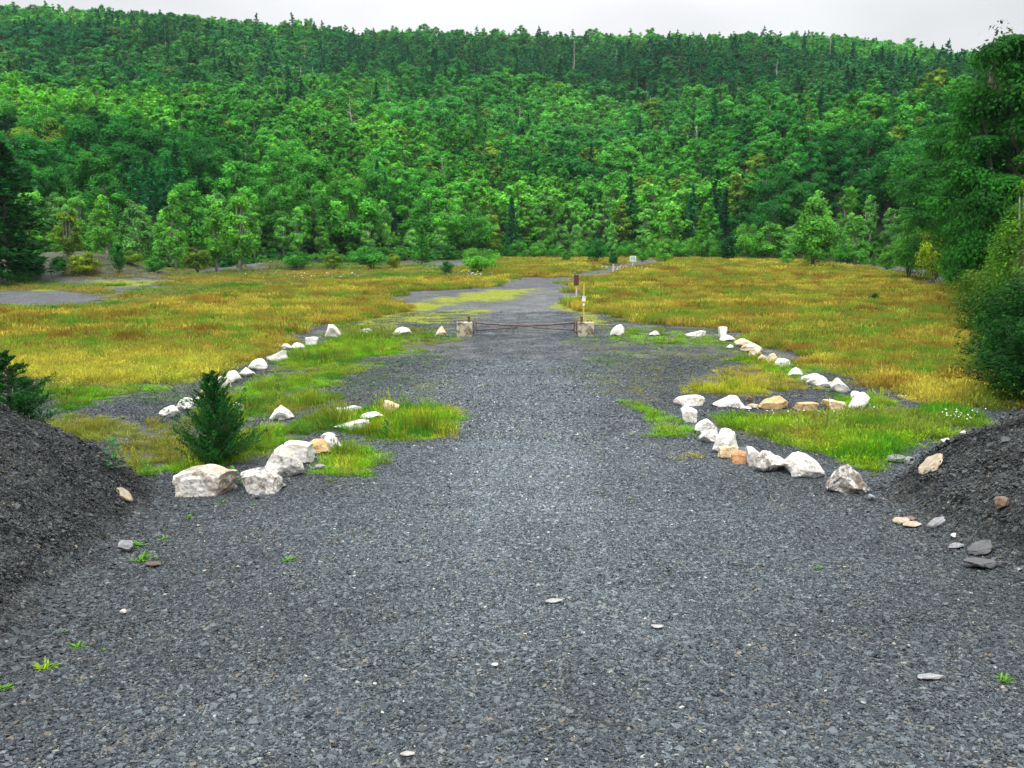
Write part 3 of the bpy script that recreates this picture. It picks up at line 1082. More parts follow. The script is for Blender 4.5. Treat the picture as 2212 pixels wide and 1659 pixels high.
TAN, OCH, ORG, GRB = (0.62, 0.47, 0.25), (0.52, 0.33, 0.12), (0.46, 0.20, 0.045), (0.40, 0.32, 0.21)
# centre x, base y, width, height, style, stain, stain colour, dirt, outline heights, label
BOULDERS = [
    (953, 727, 30, 23, 'round', .62, TAN, .1, (.2, .7, 1, .7, .25), "small tan and white wedge boulder next to the left gate block"),
    (868, 726, 45, 20, 'round', .1, TAN, .1, (.5, .8, 1, .95, .5), "long low white boulder second from the left gate block"),
    (787, 723, 34, 14, 'slab', .1, TAN, .1, (.8, .9, 1, 1, .6), "small flat white rock in grass third from the left gate block"),
    (718, 731, 35, 31, 'round', .15, TAN, .15, (.55, 1, .95, .7, .35), "tall pointed white boulder at the far corner of the left rock row"),
    (671, 748, 32, 21, 'block', .15, TAN, .1, (.9, .95, 1, 1, .95), "blocky white boulder just before the pointed corner boulder"),
    (641, 756, 33, 16, 'round', .1, TAN, .1, (.6, .9, 1, 1, .6), "low white boulder touching a smaller one below the blocky corner rock"),
    (619, 757, 28, 15, 'round', .3, TAN, .15, (.7, 1, 1, .8, .6), "smaller cream rock leaning on a low white boulder in the left row"),
    (597, 781, 48, 26, 'slab', .1, TAN, .1, (.45, .6, .75, 1, .9), "white boulder sloping up to the right along the left field edge"),
    (554, 801, 42, 26, 'round', .15, TAN, .2, (.5, .9, 1, .95, .6), "rounded white boulder with a dark underside in the middle of the left row"),
    (530, 815, 36, 22, 'round', .1, TAN, .15, (.5, .8, 1, .9, .6), "white boulder wedged in front of a rounded one in the left row"),
    (501, 828, 38, 28, 'round', .15, TAN, .1, (.5, .9, 1, .9, .6), "white boulder of the leaning pair behind the cedar top"),
    (481, 838, 28, 26, 'block', .3, TAN, .15, (.8, 1, 1, .9, .7), "cream-sided boulder of the leaning pair behind the cedar top"),
    (450, 853, 40, 26, 'round', .75, OCH, .2, (.5, .9, 1, .8, .5), "ochre-stained boulder half hidden by the cedar"),
    (430, 868, 34, 18, 'round', .3, TAN, .35, (.6, .9, 1, .9, .6), "grey-flecked low rock behind the cedar's left branches"),
    (399, 888, 46, 31, 'round', .15, TAN, .2, (.5, .9, 1, 1, .7), "white boulder left of the cedar, second from the end of its row"),
    (360, 901, 46, 26, 'round', .2, TAN, .15, (.7, .85, .9, 1, .6), "white boulder at the near end of the left field row"),
    (513, 892, 24, 24, 'block', .3, TAN, .25, (.8, 1, 1, .9, .7), "upright grey-white rock beside the cedar's right side"),
    (605, 908, 54, 34, 'round', .2, TAN, .1, (.15, .75, 1, .75, .3), "triangular white boulder standing alone in grass right of the cedar"),
    (738, 893, 82, 17, 'slab', .3, TAN, .1, (.35, .5, .6, 1, .85), "long flat cream boulder lying behind the green verge"),
    (843, 893, 38, 29, 'block', .7, TAN, .1, (.9, 1, .95, .85, .75), "square tan boulder at the drive end of the left verge row"),
    (802, 911, 52, 24, 'round', .15, TAN, .1, (.7, .8, .9, 1, .9), "white boulder half sunk in grass beside the square tan boulder"),
    (757, 929, 80, 24, 'slab', .3, TAN, .1, (.25, .45, .7, 1, .95), "long white boulder sloping into the grass of the left verge"),
    (707, 947, 36, 14, 'round', .35, TAN, .25, (.5, .9, 1, .9, .5), "small flat stone behind the white boulder with black marks"),
    (715, 970, 42, 34, 'round', .1, TAN, .15, (.9, 1, .9, .7, .4), "white boulder with small black marks next to the brown boulder"),
    (686, 983, 54, 36, 'round', .95, OCH, .15, (.9, 1, .95, .85, .6), "brown boulder between two white ones on the left verge"),
    (643, 1006, 66, 56, 'block', .12, TAN, .08, (.85, 1, 1, .95, .9), "smooth white block leaning on the pitted boulder, left verge"),
    (607, 1034, 90, 76, 'round', .15, TAN, .28, (.5, .8, 1, .95, .7), "largest white pitted boulder of the left verge"),
    (558, 1067, 88, 58, 'block', .35, GRB, .45, (.85, .95, 1, .85, .6), "white-topped boulder with a dark brown front at the drive's edge"),
    (433, 1074, 128, 72, 'block', .5, GRB, .30, (.75, .95, 1, .9, .8), "biggest mottled grey-white boulder at the foot of the left mound"),
    (1335, 729, 32, 28, 'round', .05, TAN, .05, (.6, .95, 1, 1, .7), "two-lobed white boulder next to the right gate block"),
    (1414, 726, 24, 12, 'round', .1, TAN, .1, (.6, .9, 1, .9, .6), "small white rock in a grass tuft second from the right gate block"),
    (1505, 730, 46, 16, 'slab', .15, TAN, .35, (.4, .6, .8, 1, .9), "flat white slab with dark crust right of the gate"),
    (1563, 731, 20, 26, 'block', .1, TAN, .05, (1, 1, 1, .9, .8), "upright white pillar-shaped rock at the right row's far corner"),
    (1574, 739, 34, 16, 'round', .1, TAN, .1, (.7, .9, 1, .95, .6), "low white rock in front of the upright pillar-shaped rock"),
    (1578, 752, 14, 8, 'round', .05, TAN, .05, (.6, 1, .9), "tiny white stone lying on gravel below the pillar-shaped rock"),
    (1614, 749, 50, 19, 'round', .7, TAN, .15, (.9, 1, .8, .7, .5), "first tan boulder after the corner of the right row"),
    (1626, 761, 46, 18, 'slab', .45, TAN, .1, (.6, .9, 1, .9, .6), "cream slab between two tan boulders of the right row"),
    (1637, 770, 34, 20, 'round', .6, TAN, .15, (.6, .9, 1, 1, .6), "tan rounded boulder in front of the cream slab"),
    (1650, 783, 24, 18, 'round', .75, OCH, .3, (.8, 1, .9, .7), "small brown-tan rock with a dark hollow in the right row"),
    (1671, 789, 28, 27, 'round', .7, TAN, .15, (.9, 1, .8, .6), "leaning tan boulder beside the first big white one of the right row"),
    (1696, 796, 44, 23, 'round', .05, TAN, .05, (.6, 1, .95, .8, .5), "clean white rounded boulder above the green bank of the right row"),
    (1721, 814, 35, 21, 'round', .15, TAN, .1, (.5, .9, 1, .9, .6), "white boulder halfway along the right row with grass before it"),
    (1757, 825, 44, 18, 'slab', .1, TAN, .15, (.7, .8, .9, 1, .9), "flat white slab running along the right row"),
    (1770, 834, 46, 24, 'round', .05, TAN, .1, (.4, .8, 1, 1, .8), "white boulder pressed against the flat slab of the right row"),
    (1787, 837, 36, 13, 'slab', .1, TAN, .1, (.7, 1, .9, .9), "thin white slab at the foot of the tan-edged boulder"),
    (1818, 848, 43, 33, 'round', .3, OCH, .1, (.9, 1, .85, .65, .4), "peaked white boulder with an ochre left edge"),
    (1856, 864, 34, 20, 'round', .05, TAN, .1, (.6, 1, .9, .7, .5), "white boulder behind the corner boulder of the right row"),
    (1860, 885, 52, 38, 'round', .15, TAN, .1, (.25, .5, .8, 1, .9), "white boulder rising to the right at the near corner of the right row"),
    (1804, 888, 47, 27, 'block', .85, TAN, .12, (.95, 1, 1, .95, .9), "square tan boulder beside the white corner boulder"),
    (1744, 888, 50, 21, 'block', .85, OCH, .25, (.9, 1, 1, 1, .9), "flat-topped ochre boulder in the middle of the front right row"),
    (1674, 886, 68, 29, 'slab', .85, OCH, .3, (.45, .7, .85, 1, .9), "long brown and tan boulder tapering to the left"),
    (1578, 882, 68, 29, 'round', .15, TAN, .15, (.4, .7, 1, .95, .5), "white boulder sloping down to the left in the front right row"),
    (1492, 879, 68, 26, 'slab', .25, OCH, .15, (.6, .85, .95, 1, .8), "white capstone boulder with brown below at the drive end of the front right row"),
    (1489, 913, 36, 36, 'block', .08, TAN, .1, (.9, 1, 1, .95, .85), "squarish white boulder below the capstone boulder"),
    (1527, 938, 52, 36, 'round', .1, TAN, .35, (.6, .9, 1, .95, .7), "white boulder with a dark patch on top below the squarish one"),
    (1535, 958, 46, 34, 'round', .08, TAN, .08, (.6, .95, 1, .9, .7), "rounded white boulder between the dark-patched one and the stacked heap"),
    (1571, 948, 38, 24, 'round', .08, TAN, .1, (.6, .95, 1, .9, .7), "small rounded white rock topping the stacked heap, right verge"),
    (1571, 982, 62, 52, 'round', .12, TAN, .12, (.7, .95, 1, 1, .85), "big white boulder in the stacked heap of the right verge"),
    (1577, 993, 46, 32, 'block', .7, TAN, .1, (.85, 1, .95, .95, .85), "tan-faced boulder under the stacked white heap"),
    (1601, 1004, 40, 30, 'block', 1.0, ORG, .2, (.8, .95, 1, 1, .95), "orange-brown boulder on the right verge"),
    (1630, 1010, 32, 46, 'block', .15, TAN, .2, (.95, 1, .95, .85, .7), "narrow white boulder standing beside the orange-brown one"),
    (1672, 1024, 84, 52, 'round', .2, GRB, .42, (.85, 1, .95, .85, .7), "grey-speckled white boulder between the narrow and the peaked one"),
    (1746, 1037, 92, 62, 'round', .2, TAN, .15, (.75, 1, .95, .7, .4), "largest peaked white boulder of the right verge"),
    (1838, 1072, 88, 70, 'round', .3, GRB, .52, (.45, .95, 1, .85, .5), "dark-faced boulder with a white top at the foot of the right mound"),
]
for i, (px, py, w, h, style, stain, tint, dirt, prof, lab) in enumerate(BOULDERS):
    x, y, z = at(px, py)
    dist = math.hypot(y, CAMZ)
    sc = y / F
    W_ = w * sc * 1.02
    D_ = W_ * {'slab': 0.55, 'block': 0.7, 'round': 0.7}[style]
    if w / h < 0.9:
        D_ = W_
    al = math.atan2(CAMZ, y)
    hp = h * sc
    H_ = max(0.55 * hp, (hp - 0.38 * D_ * math.sin(al)) / math.cos(al))
    v, f = rock(500 + i * 7, W_, D_, H_, style, prof, 5 if y < 27 else 4)
    mb = MB()
    mb.add(v, f)
    o = mb.build('boulder', M['boulder'], smooth=True)
    o.location = (x, y + D_ * 0.42, z)
    o["stain"] = float(stain) + 0.05
    o["dirt"] = float(dirt) + 0.02
    o["stain_tint"] = tuple(float(q_) for q_ in tint)
    tag(o, lab, 'boulder', 'boulders lining the parking area')

# ------------------------------------------------------------------ flat stones and pebbles lying on the shale
WHT, GRY, DGR, TN, RST = (0.62, 0.58, 0.52), (0.20, 0.21, 0.22), (0.075, 0.08, 0.085), (0.34, 0.29, 0.21), (0.16, 0.105, 0.075)
STONES = [
    (2022, 1012, 58, 30, TN, -.55, "long tan slab lying high on the right shale mound"),
    (1941, 1001, 46, 22, GRY, -.5, "grey slab on the back edge of the right shale mound"),
    (1966, 1006, 24, 18, GRY, -.2, "small grey stone beside the grey slab on the right mound"),
    (2044, 963, 20, 16, WHT, 0, "pale cube-like stone near the crest of the right mound"),
    (2081, 943, 14, 12, WHT, 0, "small white pebble above the pale stone on the right mound"),
    (2174, 1100, 36, 24, RST, -.3, "reddish-brown rock at the right end of the mound face"),
    (1949, 1134, 40, 15, TN, .25, "tan flat stone touching a rusty clod below the right mound"),
    (1972, 1141, 42, 12, TN, .1, "thin tan flat stone in front of the rusty clod"),
    (1966, 1128, 26, 14, RST, 0, "rusty brown clod between two tan stones"),
    (2026, 1137, 44, 16, GRY, -.15, "pale grey slab at the foot of the right mound"),
    (2126, 1198, 56, 30, DGR, -.2, "dark slate slab tilted at the mound's right foot"),
    (2124, 1232, 72, 28, DGR, .1, "largest dark slate slab at the right edge of the drive"),
    (2066, 1188, 36, 14, GRY, .1, "grey flat stone left of the dark slate slabs"),
    (2063, 1165, 12, 11, WHT, 0, "tiny white pebble above the grey flat stone"),
    (1884, 1084, 18, 13, GRY, 0, "grey pebble just below the dark-faced boulder"),
    (1871, 1067, 16, 11, GRY, 0, "small grey stone touching the dark-faced boulder's right side"),
    (268, 1195, 34, 24, GRY, .4, "angular grey stone at the foot of the left mound"),
    (330, 1227, 40, 13, (0.09, 0.065, 0.045), -.15, "dark brown flat stone below the angular grey stone"),
    (262, 1078, 44, 18, TN, .35, "tan slab with rusty end lying on the left mound"),
    (265, 1331, 14, 11, WHT, 0, "white pebble on gravel off the left mound"),
    (1196, 1308, 42, 12, (0.30, 0.31, 0.31), .05, "pale flat flake in the middle of the drive"),
    (1420, 1362, 28, 12, (0.30, 0.31, 0.33), .0, "light grey flake right of the drive's middle"),
    (2010, 1473, 60, 16, (0.26, 0.27, 0.28), .1, "broad grey flake at the right of the drive"),
    (863, 1218, 16, 9, DGR, .0, "dark stub of stone left of the drive's middle"),
    (553, 1080, 18, 12, GRY, .1, "small grey stone before the brown-fronted boulder"),
    (1068, 1445, 18, 9, (0.45, 0.43, 0.4), .0, "whitish flake near the bottom of the drive"),
    (690, 1014, 24, 13, GRY, .0, "grey stone in the gap beside the smooth white block"),
    (607, 1055, 22, 12, (0.3, 0.27, 0.22), .0, "brownish stone under the largest pitted boulder"),
    (1628, 882, 24, 12, TN, .0, "small tan stone between two front right boulders"),
    (1612, 886, 26, 8, WHT, .0, "flat white stone beside the small tan stone"),
    (1620, 868, 16, 10, RST, .0, "small brown stone behind the small tan stone"),
    (1615, 984, 44, 22, DGR, -.2, "dark slate rock behind the narrow white boulder"),
    (880, 1640, 36, 14, (0.34, 0.33, 0.31), .1, "pale flake at the near edge of the drive"),
]
for i, (px, py, w, h, col, rz, lab) in enumerate(STONES):
    x, y, z = at(px, py, True)
    sc = y / F
    W_ = w * sc
    al = math.atan2(CAMZ - z, y)
    e = 0.2
    nx_ = -(float(height(np.array([x + e]), np.array([y]))[0]) - float(height(np.array([x - e]), np.array([y]))[0])) / (2 * e)
    ny_ = -(float(height(np.array([x]), np.array([y + e]))[0]) - float(height(np.array([x]), np.array([y - e]))[0])) / (2 * e)
    nrm = Vector((nx_, ny_, 1)).normalized()
    flat_ = w / h > 1.7
    D_ = h * sc / max(0.3, math.sin(al)) * (0.75 if flat_ else 0.45)
    D_ = min(D_, W_ * 1.1)
    H_ = max(0.02, min(W_, D_) * (0.22 if flat_ else 0.7))
    v, f = rock(1500 + i * 3, W_, D_, H_, 'slab' if flat_ else 'round', None, 3)
    mb = MB()
    mb.add(v, f)
    o = mb.build('flat_stone' if flat_ else 'stone', M['slab'], smooth=False)
    qn = Vector((0, 0, 1)).rotation_difference(nrm)
    o.rotation_euler = (qn.to_matrix() @ Matrix.Rotation(rz, 3, 'Z')).to_euler()
    o.location = (x, y + 0.25 * D_, z + 0.035)
    o["tint"] = tuple(float(q_) for q_ in col)
    tag(o, lab, 'stone', 'loose stones on the shale')

# ------------------------------------------------------------------ the gate
gxl, gyl, gzl = at(1003, 726.5)
gxr, gyr, gzr = at(1267, 727.5)
gy_ = (gyl + gyr) / 2
S = gy_ / F


def gxw(px):
    return (px - FW / 2) * S


def gz(py, yy=None):
    yy = gy_ if yy is None else yy
    r_ = ray(1106, py)
    return CAMZ + r_[2] * yy / r_[1]


BW, BH = 33.5 * S, 0.82
for side, px0, gx_, gz0 in ((1, 1003, gxl, gzl), (-1, 1267.5, gxr, gzr)):
    nm = "left" if side > 0 else "right"
    b = MB()
    box(b, (0, 0, BH / 2 - 0.04), (BW, BW * 0.95, BH + 0.06), bev=0.03)
    # chipped edges
    vv = b.v[0]
    o = b.build('concrete_block', M['concrete'])
    o.location = (gx_, gy_ + BW * 0.475, gz0)
    o.rotation_euler = (0, 0, 0.04 * side)
    tag(o, "weathered stained concrete block carrying the %s half of the gate" % nm, 'concrete block', 'concrete gate blocks')
    bb = MB()
    a = np.linspace(0, math.pi, 9)
    tube(bb, np.stack([-side * 0.22 + 0.14 * np.cos(a), 0 * a, BH - 0.04 + 0.17 * np.sin(a)], -1), 0.022, 6)
    bb.build('lifting_loop', M['rust'], o, smooth=True)
    # gate half: post, hinge frame, two bars meeting in a point
    root = empty('swing_gate', (gx_ + side * BW * 0.28, gy_ + BW * 0.475, gz0 + BH - 0.012))
    tag(root, "rusty %s gate half of two pipes meeting mid-drive" % nm, 'gate', 'swing gate halves')
    pb = MB()
    tube(pb, [(0, 0, 0), (0, 0, 0.30)], 0.075, 12)
    box(pb, (0, 0, 0.315), (0.17, 0.17, 0.03))
    pb.build('post', M['rust'], root)
    fb = MB()
    ex = side * (BW * 0.5 - BW * 0.28 + 0.10)
    top, bot = 0.05, -0.56
    box(fb, (ex * 0.5 + side * 0.06, 0, top + 0.02), (abs(ex) + 0.05, 0.14, 0.045))
    for q_ in (0.0, 0.13):
        box(fb, (ex + side * q_, 0, (top + bot) / 2 - 0.005), (0.055, 0.10, top - bot - 0.06))
    box(fb, (ex + side * 0.065, 0, bot - 0.02), (0.24, 0.12, 0.04))
    box(fb, (ex - side * 0.02, 0, bot - 0.09), (0.10, 0.08, 0.10))
    fb.build('hinge_frame', M['rust'], root)
    tipx = gxw(1133.5 if side > 0 else 1136) - root.location.x
    tipz = gz(705.0) - root.location.z
    p0 = (ex + side * 0.16, 0, gz(698.5) - root.location.z)
    p1 = (ex + side * 0.16, 0, gz(714.5) - root.location.z)
    ub = MB()
    tube(ub, [p0, tuple(np.array(p0) * .5 + np.array((tipx, 0, tipz)) * .5 + np.array((0, 0, -.015))), (tipx, 0, tipz)], 0.058, 8)
    ub.build('upper_bar', M['pipe'], root, smooth=True)
    lb = MB()
    fx = 0.86
    q1 = np.array(p1) + (np.array((tipx, 0, tipz - 0.05)) - np.array(p1)) * fx
    tube(lb, [p1, q1 + np.array([0, 0, -0.012])], 0.05, 8)
    lb.build('lower_bar', M['pipe'], root, smooth=True)
    cb = MB()
    tube(cb, [(tipx - side * 0.05, -0.02, tipz - 0.02), (tipx + side * 0.02, -0.02, tipz - 0.06), (tipx + side * 0.06, -0.02, tipz - 0.01)], 0.015, 6)
    cb.build('chain', M['rust'], root)

# yellow marker post with small signs, behind the right block
yy = gy_ + BW + 0.18
xx = (1260.6 - FW / 2) * yy / F
zz = float(height(np.array([xx]), np.array([yy]))[0])
k = yy / F
root = empty('marker_post', (xx, yy, zz))
tag(root, "thin yellow marker post with a white notice behind the right gate block", 'marker post')
pb = MB()
box(pb, (0, 0, (gz(613.5, yy) - zz) / 2 - 0.1), (3.4 * k, 0.05, gz(613.5, yy) - zz + 0.2), bev=0.008)
pb.build('post', M['yellow'], root)
sb = MB()
zc = gz(645.5, yy) - zz
box(sb, (0, -0.042, zc), (7.4 * k, 0.012, 10.8 * k), bev=0.004)
s_ = sb.build('notice', M['white'], root)
mk = MB()
box(mk, (-2.0 * k, -0.051, zc + 3.6 * k), (1.3 * k, 0.004, 1.3 * k))
mk.build('dark_mark', M['dark'], s_)
mk = MB()
box(mk, (1.5 * k, -0.051, zc + 3.5 * k), (2.4 * k, 0.004, 1.1 * k))
mk.build('dark_mark', M['dark'], s_)
sb = MB()
zc = gz(658, yy) - zz
box(sb, (-0.3 * k, -0.035, zc), (3.7 * k, 0.008, 5.2 * k), bev=0.003)
sb.build('sticker', M['white'], root)
sb = MB()
zc = gz(653.2, yy) - zz
box(sb, (0, -0.033, zc), (2.2 * k, 0.008, 1.6 * k))
sb.build('orange_label', M['orange'], root)

# brown board on a pale post beside the drive
x, y, z = at(1245, 646.5)
k = y / F
root = empty('sign_post', (x, y, z))
tag(root, "tall dark brown board on a pale timber post beyond the gate", 'sign')
pb = MB()
H_ = gz(594, y) - z
box(pb, (0, 0, H_ / 2 - 0.15), (3.4 * k, 3.0 * k, H_ + 0.2), bev=0.01)
pb.build('post', M['post'], root)
sb = MB()
box(sb, (-0.6 * k, -2.2 * k, (gz(594, y) + gz(616.2, y)) / 2 - z), (10.4 * k, 0.05, 22.4 * k), bev=0.01)
sb.build('board', M['brown'], root)

x, y, z = at(1324.5, 593.5)
k = y / F
H_ = 23.5 * k
pb = MB()
box(pb, (0, 0, H_ / 2 - 0.1), (3.2 * k, 3.0 * k, H_ + 0.2), bev=0.02)
o = pb.build('wooden_post', M['pinkpost'])
o.location = (x, y, z)
tag(o, "short bare pale timber post beside the path before the far white sign", 'post')
cb = MB()
box(cb, (0, 0, H_ + 0.012), (3.5 * k, 3.3 * k, 0.03))
cb.build('cap', M['rust'], o)

x, y, z = at(1366.5, 581)
k = y / F
root = empty('trail_sign', (x, y, z))
tag(root, "white board with a green panel on a post at the far end of the path", 'sign')
pb = MB()
H_ = 28 * k
box(pb, (0, 0, H_ / 2 - 0.15), (2.0 * k, 2.0 * k, H_ + 0.2), bev=0.01)
pb.build('post', M['pinkpost'], root)
sb = MB()
zc = (gz(553, y) + gz(564.5, y)) / 2 - z
box(sb, (0, -1.6 * k, zc), (13.2 * k, 0.06, 11.6 * k), bev=0.012)
s_ = sb.build('board', M['white'], root)
mk = MB()
box(mk, (0, -1.6 * k - 0.034, zc - 1.2 * k), (10.2 * k, 0.006, 5.6 * k))
mk.build('green_panel', M['teal'], s_)
mk = MB()
box(mk, (0, -1.6 * k - 0.034, zc + 3.4 * k), (9.6 * k, 0.006, 1.4 * k))
mk.build('title_line', M['dark'], s_)
mk = MB()
for q_ in (0.6, -0.8, -2.2, -3.4):
    box(mk, (0.2 * k * q_, -1.6 * k - 0.039, zc + (q_ - .2) * k), ((7.5 - abs(q_)) * k, 0.004, 0.5 * k))
mk.build('text_lines', M['white'], s_)

# ------------------------------------------------------------------ trees
def broadleaf(seed, H, W, nl, lpl, ls, base=0.12, taper=0.0, flat=0.75, trunks=1, limb_n=12, droop=0.0):
    """returns (trunk MB, crown MB): lobes of leaves hung on limbs that leave a tapered trunk"""
    rng = np.random.default_rng(seed)
    tr, cr_ = MB(), MB()
    zc = H * (base + (1 - base) * 0.5)
    hz = H * (1 - base) * 0.5
    cs_, rr = [], []
    while len(cs_) < nl:
        d = unit(rng.normal(size=3))
        rad = rng.uniform(0.35, 1.0) ** 0.6
        p = d * rad
        zf = (p[2] + 1) / 2
        wmul = 1 - taper * zf
        r_ = W * rng.uniform(0.10, 0.175) * (0.75 + 0.5 * (1 - zf)) * (1 - 0.35 * taper)
        c = np.array([p[0] * (W / 2 - r_ * 0.6) * wmul, p[1] * (W / 2 - r_ * 0.6) * wmul, zc + p[2] * (hz - r_ * flat * 0.8)])
        cs_.append(c)
        rr.append(r_)
    cs_, rr = np.array(cs_), np.array(rr)
    n = nl * lpl
    ci = np.repeat(np.arange(nl), lpl)
    d = unit(rng.normal(size=(n, 3)) + np.array([0, 0, 0.55]))
    rad = rng.uniform(0.55, 1.0, n)
    rad = rad * (1 + 0.25 * rng.normal(size=n).clip(-1, 1.6))
    p = cs_[ci] + d * (rr[ci] * rad)[:, None] * np.array([1.12, 1.12, flat])
    p[:, 2] -= droop * rr[ci] * (rad ** 2)
    p[:, 2] = np.maximum(p[:, 2], 0.04 * H * rng.uniform(0, 1, n))
    outw = unit(p - np.array([0, 0, zc * 0.8]))
    nrm = d * 0.9 + outw * 0.35 + np.array([0, 0, 0.35]) + rng.normal(size=(n, 3)) * 0.38
    lobe_t = rng.uniform(0.62, 1.35, nl)
    lf = lobe_t[ci] * rng.uniform(0.75, 1.25, n)
    sz = ls * rng.uniform(0.6, 1.3, n)
    leaves(cr_, p, nrm, sz, sz * 0.62, 0, lf, rng)
    for t in range(trunks):
        ang = rng.uniform(0, 6.28)
        sp = (0.0 if trunks == 1 else 0.16) * W
        zt = np.linspace(0, 0.85, 7)
        tp = np.stack([np.cos(ang) * sp * zt + 0.03 * W * np.sin(zt * 5 + t), np.sin(ang) * sp * zt + 0.03 * W * np.cos(zt * 4 + t) - 0.03 * W, zt * H - 0.03 * H], -1)
        r0 = (0.016 * H + 0.04) / math.sqrt(trunks)
        tube(tr, tp, r0 * (1.25 - zt * 1.25 + 0.08), 7)
        pick = rng.choice(nl, min(nl, limb_n // trunks), replace=False)
        for q_ in pick:
            c = cs_[q_]
            z0 = np.clip(c[2] - rng.uniform(0.15, 0.35) * H, 0.12 * H, 0.7 * H)
            s0 = np.array([np.interp(z0, tp[:, 2], tp[:, 0]), np.interp(z0, tp[:, 2], tp[:, 1]), z0])
            mid = s0 * 0.45 + c * 0.55 + np.array([0, 0, -0.04 * H]) + rng.normal(0, 0.02 * H, 3)
            tube(tr, [s0, mid, c], [r0 * 0.42, r0 * 0.28, r0 * 0.1], 5, cap=False)
    return tr, cr_


def conifer(seed, H, W, nb, per, ls, base=0.08, up=0.1, droop=0.25, shape=0.85, narrow=0.30):
    """whorls of branches on a straight trunk, each carrying needle sprays"""
    rng = np.random.default_rng(seed)
    tr, cr_ = MB(), MB()
    zt = np.linspace(0, 1, 6)
    r0 = 0.013 * H + 0.02
    tube(tr, np.stack([0 * zt, 0 * zt, zt * H * 0.98 - 0.02 * H], -1), r0 * (1.05 - zt), 7)
    for b_ in range(nb):
        t = (b_ + rng.uniform(0, 1)) / nb
        z0 = H * (base + (0.97 - base) * t)
        Lb = W / 2 * (1 - t) ** shape * rng.uniform(0.6, 1.12) + 0.02 * W
        az = rng.uniform(0, 6.28)
        s = np.linspace(0, 1, 5)
        dirv = np.array([math.cos(az), math.sin(az)])
        sidev = np.array([-math.sin(az), math.cos(az), 0])
        zz_ = z0 + Lb * (up * s + (0.18 - droop) * s * s)
        path = np.stack([dirv[0] * Lb * s, dirv[1] * Lb * s, zz_], -1)
        if b_ % 2 == 0:
            tube(tr, path, r0 * 0.28 * (1 - t * 0.6) * (1.1 - s), 4, cap=False)
        m_ = max(3, int(per * (0.35 + 0.65 * Lb / (W / 2))))
        q_ = rng.uniform(0.15, 1.03, m_)
        c = np.stack([np.interp(q_, s, path[:, i]) for i in range(3)], -1)
        off = rng.normal(0, 1, m_) * Lb * narrow * (1.1 - q_)
        c = c + sidev * off[:, None] + np.array([0, 0, 1]) * (rng.normal(0, 0.03 * W, m_) - np.abs(off) * 0.15)[:, None]
        dd = np.concatenate([np.tile(dirv, (m_, 1)) + sidev[None, :2] * (np.sign(off) * 0.7)[:, None], rng.normal(0.05, 0.25, (m_, 1))], 1)
        nrm = np.array([0, 0, 1.0]) + rng.normal(0, 0.45, (m_, 3))
        sz = ls * rng.uniform(0.6, 1.3, m_)
        leaves(cr_, c, nrm, sz, sz * 0.34, 0, rng.uniform(0.7, 1.25) * rng.uniform(0.75, 1.25, m_), rng, dd)
    c = np.array([[0, 0, H * (0.95 + 0.03 * i)] for i in range(3)])
    leaves(cr_, c, rng.normal(size=(3, 3)) * [1, 1, .1], ls, ls * 0.3, 0, 1.0, rng, np.array([[0, 0, 1.0]] * 3))
    return tr, cr_


def snag(seed, H, nb, spread, lean=0.03):
    rng = np.random.default_rng(seed)
    tr = MB()
    zt = np.linspace(0, 1, 7)
    pth = np.stack([lean * H * zt ** 2 + 0.012 * H * np.sin(zt * 9 + seed), 0.01 * H * np.cos(zt * 7), zt * H], -1)
    r0 = 0.014 * H + 0.03
    tube(tr, pth, r0 * (1.1 - zt * 0.85), 7)
    for b_ in range(nb):
        t = rng.uniform(0.35, 0.97)
        s0 = np.array([np.interp(t, zt, pth[:, i]) for i in range(3)])
        az = rng.uniform(0, 6.28)
        L = H * spread * rng.uniform(0.4, 1.0) * (1.15 - t)
        e1 = s0 + np.array([math.cos(az), math.sin(az), rng.uniform(0.0, 0.7)]) * L * 0.5
        e2 = e1 + np.array([math.cos(az + rng.normal(0, .4)), math.sin(az + rng.normal(0, .4)), rng.uniform(-0.2, 0.8)]) * L * 0.5
        tube(tr, [s0, e1, e2], [r0 * 0.35, r0 * 0.24, r0 * 0.08], 5, cap=False)
        if rng.uniform() < 0.7:
            e3 = e1 + np.array([math.cos(az + 1), math.sin(az + 1), rng.uniform(0, .8)]) * L * 0.35
            tube(tr, [e1, e3], [r0 * 0.2, r0 * 0.06], 4, cap=False)
    return tr


def pair(nm, gen, bark="bark"):
    tr, cr_ = gen
    return tr.mesh(nm + "_trunk", M[bark], True), cr_.mesh(nm + "_crown", M["leaf"])


# kinds for the front of the wood (fine) and the far wood (coarse)
KINDS = {
    'oak': [pair('oak', broadleaf(1, 12.5, 10.5, 44, 170, 0.21, 0.02)), pair('oak', broadleaf(2, 11.5, 9.5, 40, 170, 0.21, 0.03)), pair('oak', broadleaf(3, 13, 9, 42, 170, 0.21, 0.02, 0.2))],
    'tall': [pair('tall', broadleaf(4, 13.5, 6.6, 38, 160, 0.20, 0.02, 0.35)), pair('tall', broadleaf(5, 13, 6.0, 36, 160, 0.20, 0.02, 0.45))],
    'birch': [pair('birch', broadleaf(6, 9.5, 4.6, 44, 110, 0.15, 0.02, 0.5, 1.0, 2), 'pale_bark'), pair('birch', broadleaf(7, 9, 5.2, 46, 110, 0.15, 0.01, 0.55, 1.0, 3), 'pale_bark')],
    'pine': [pair('pine', conifer(8, 14, 7.0, 95, 34, 0.36, 0.06, 0.25, 0.3)), pair('pine', conifer(9, 13, 6.2, 90, 34, 0.34, 0.05, 0.15, 0.35))],
    'bush': [pair('bush', broadleaf(10, 3.2, 4.0, 40, 130, 0.085, 0.0, 0.2, 0.8, 3)), pair('bush', broadleaf(11, 3.0, 3.4, 40, 130, 0.08, 0.0, 0.3, 0.85, 3))],
}
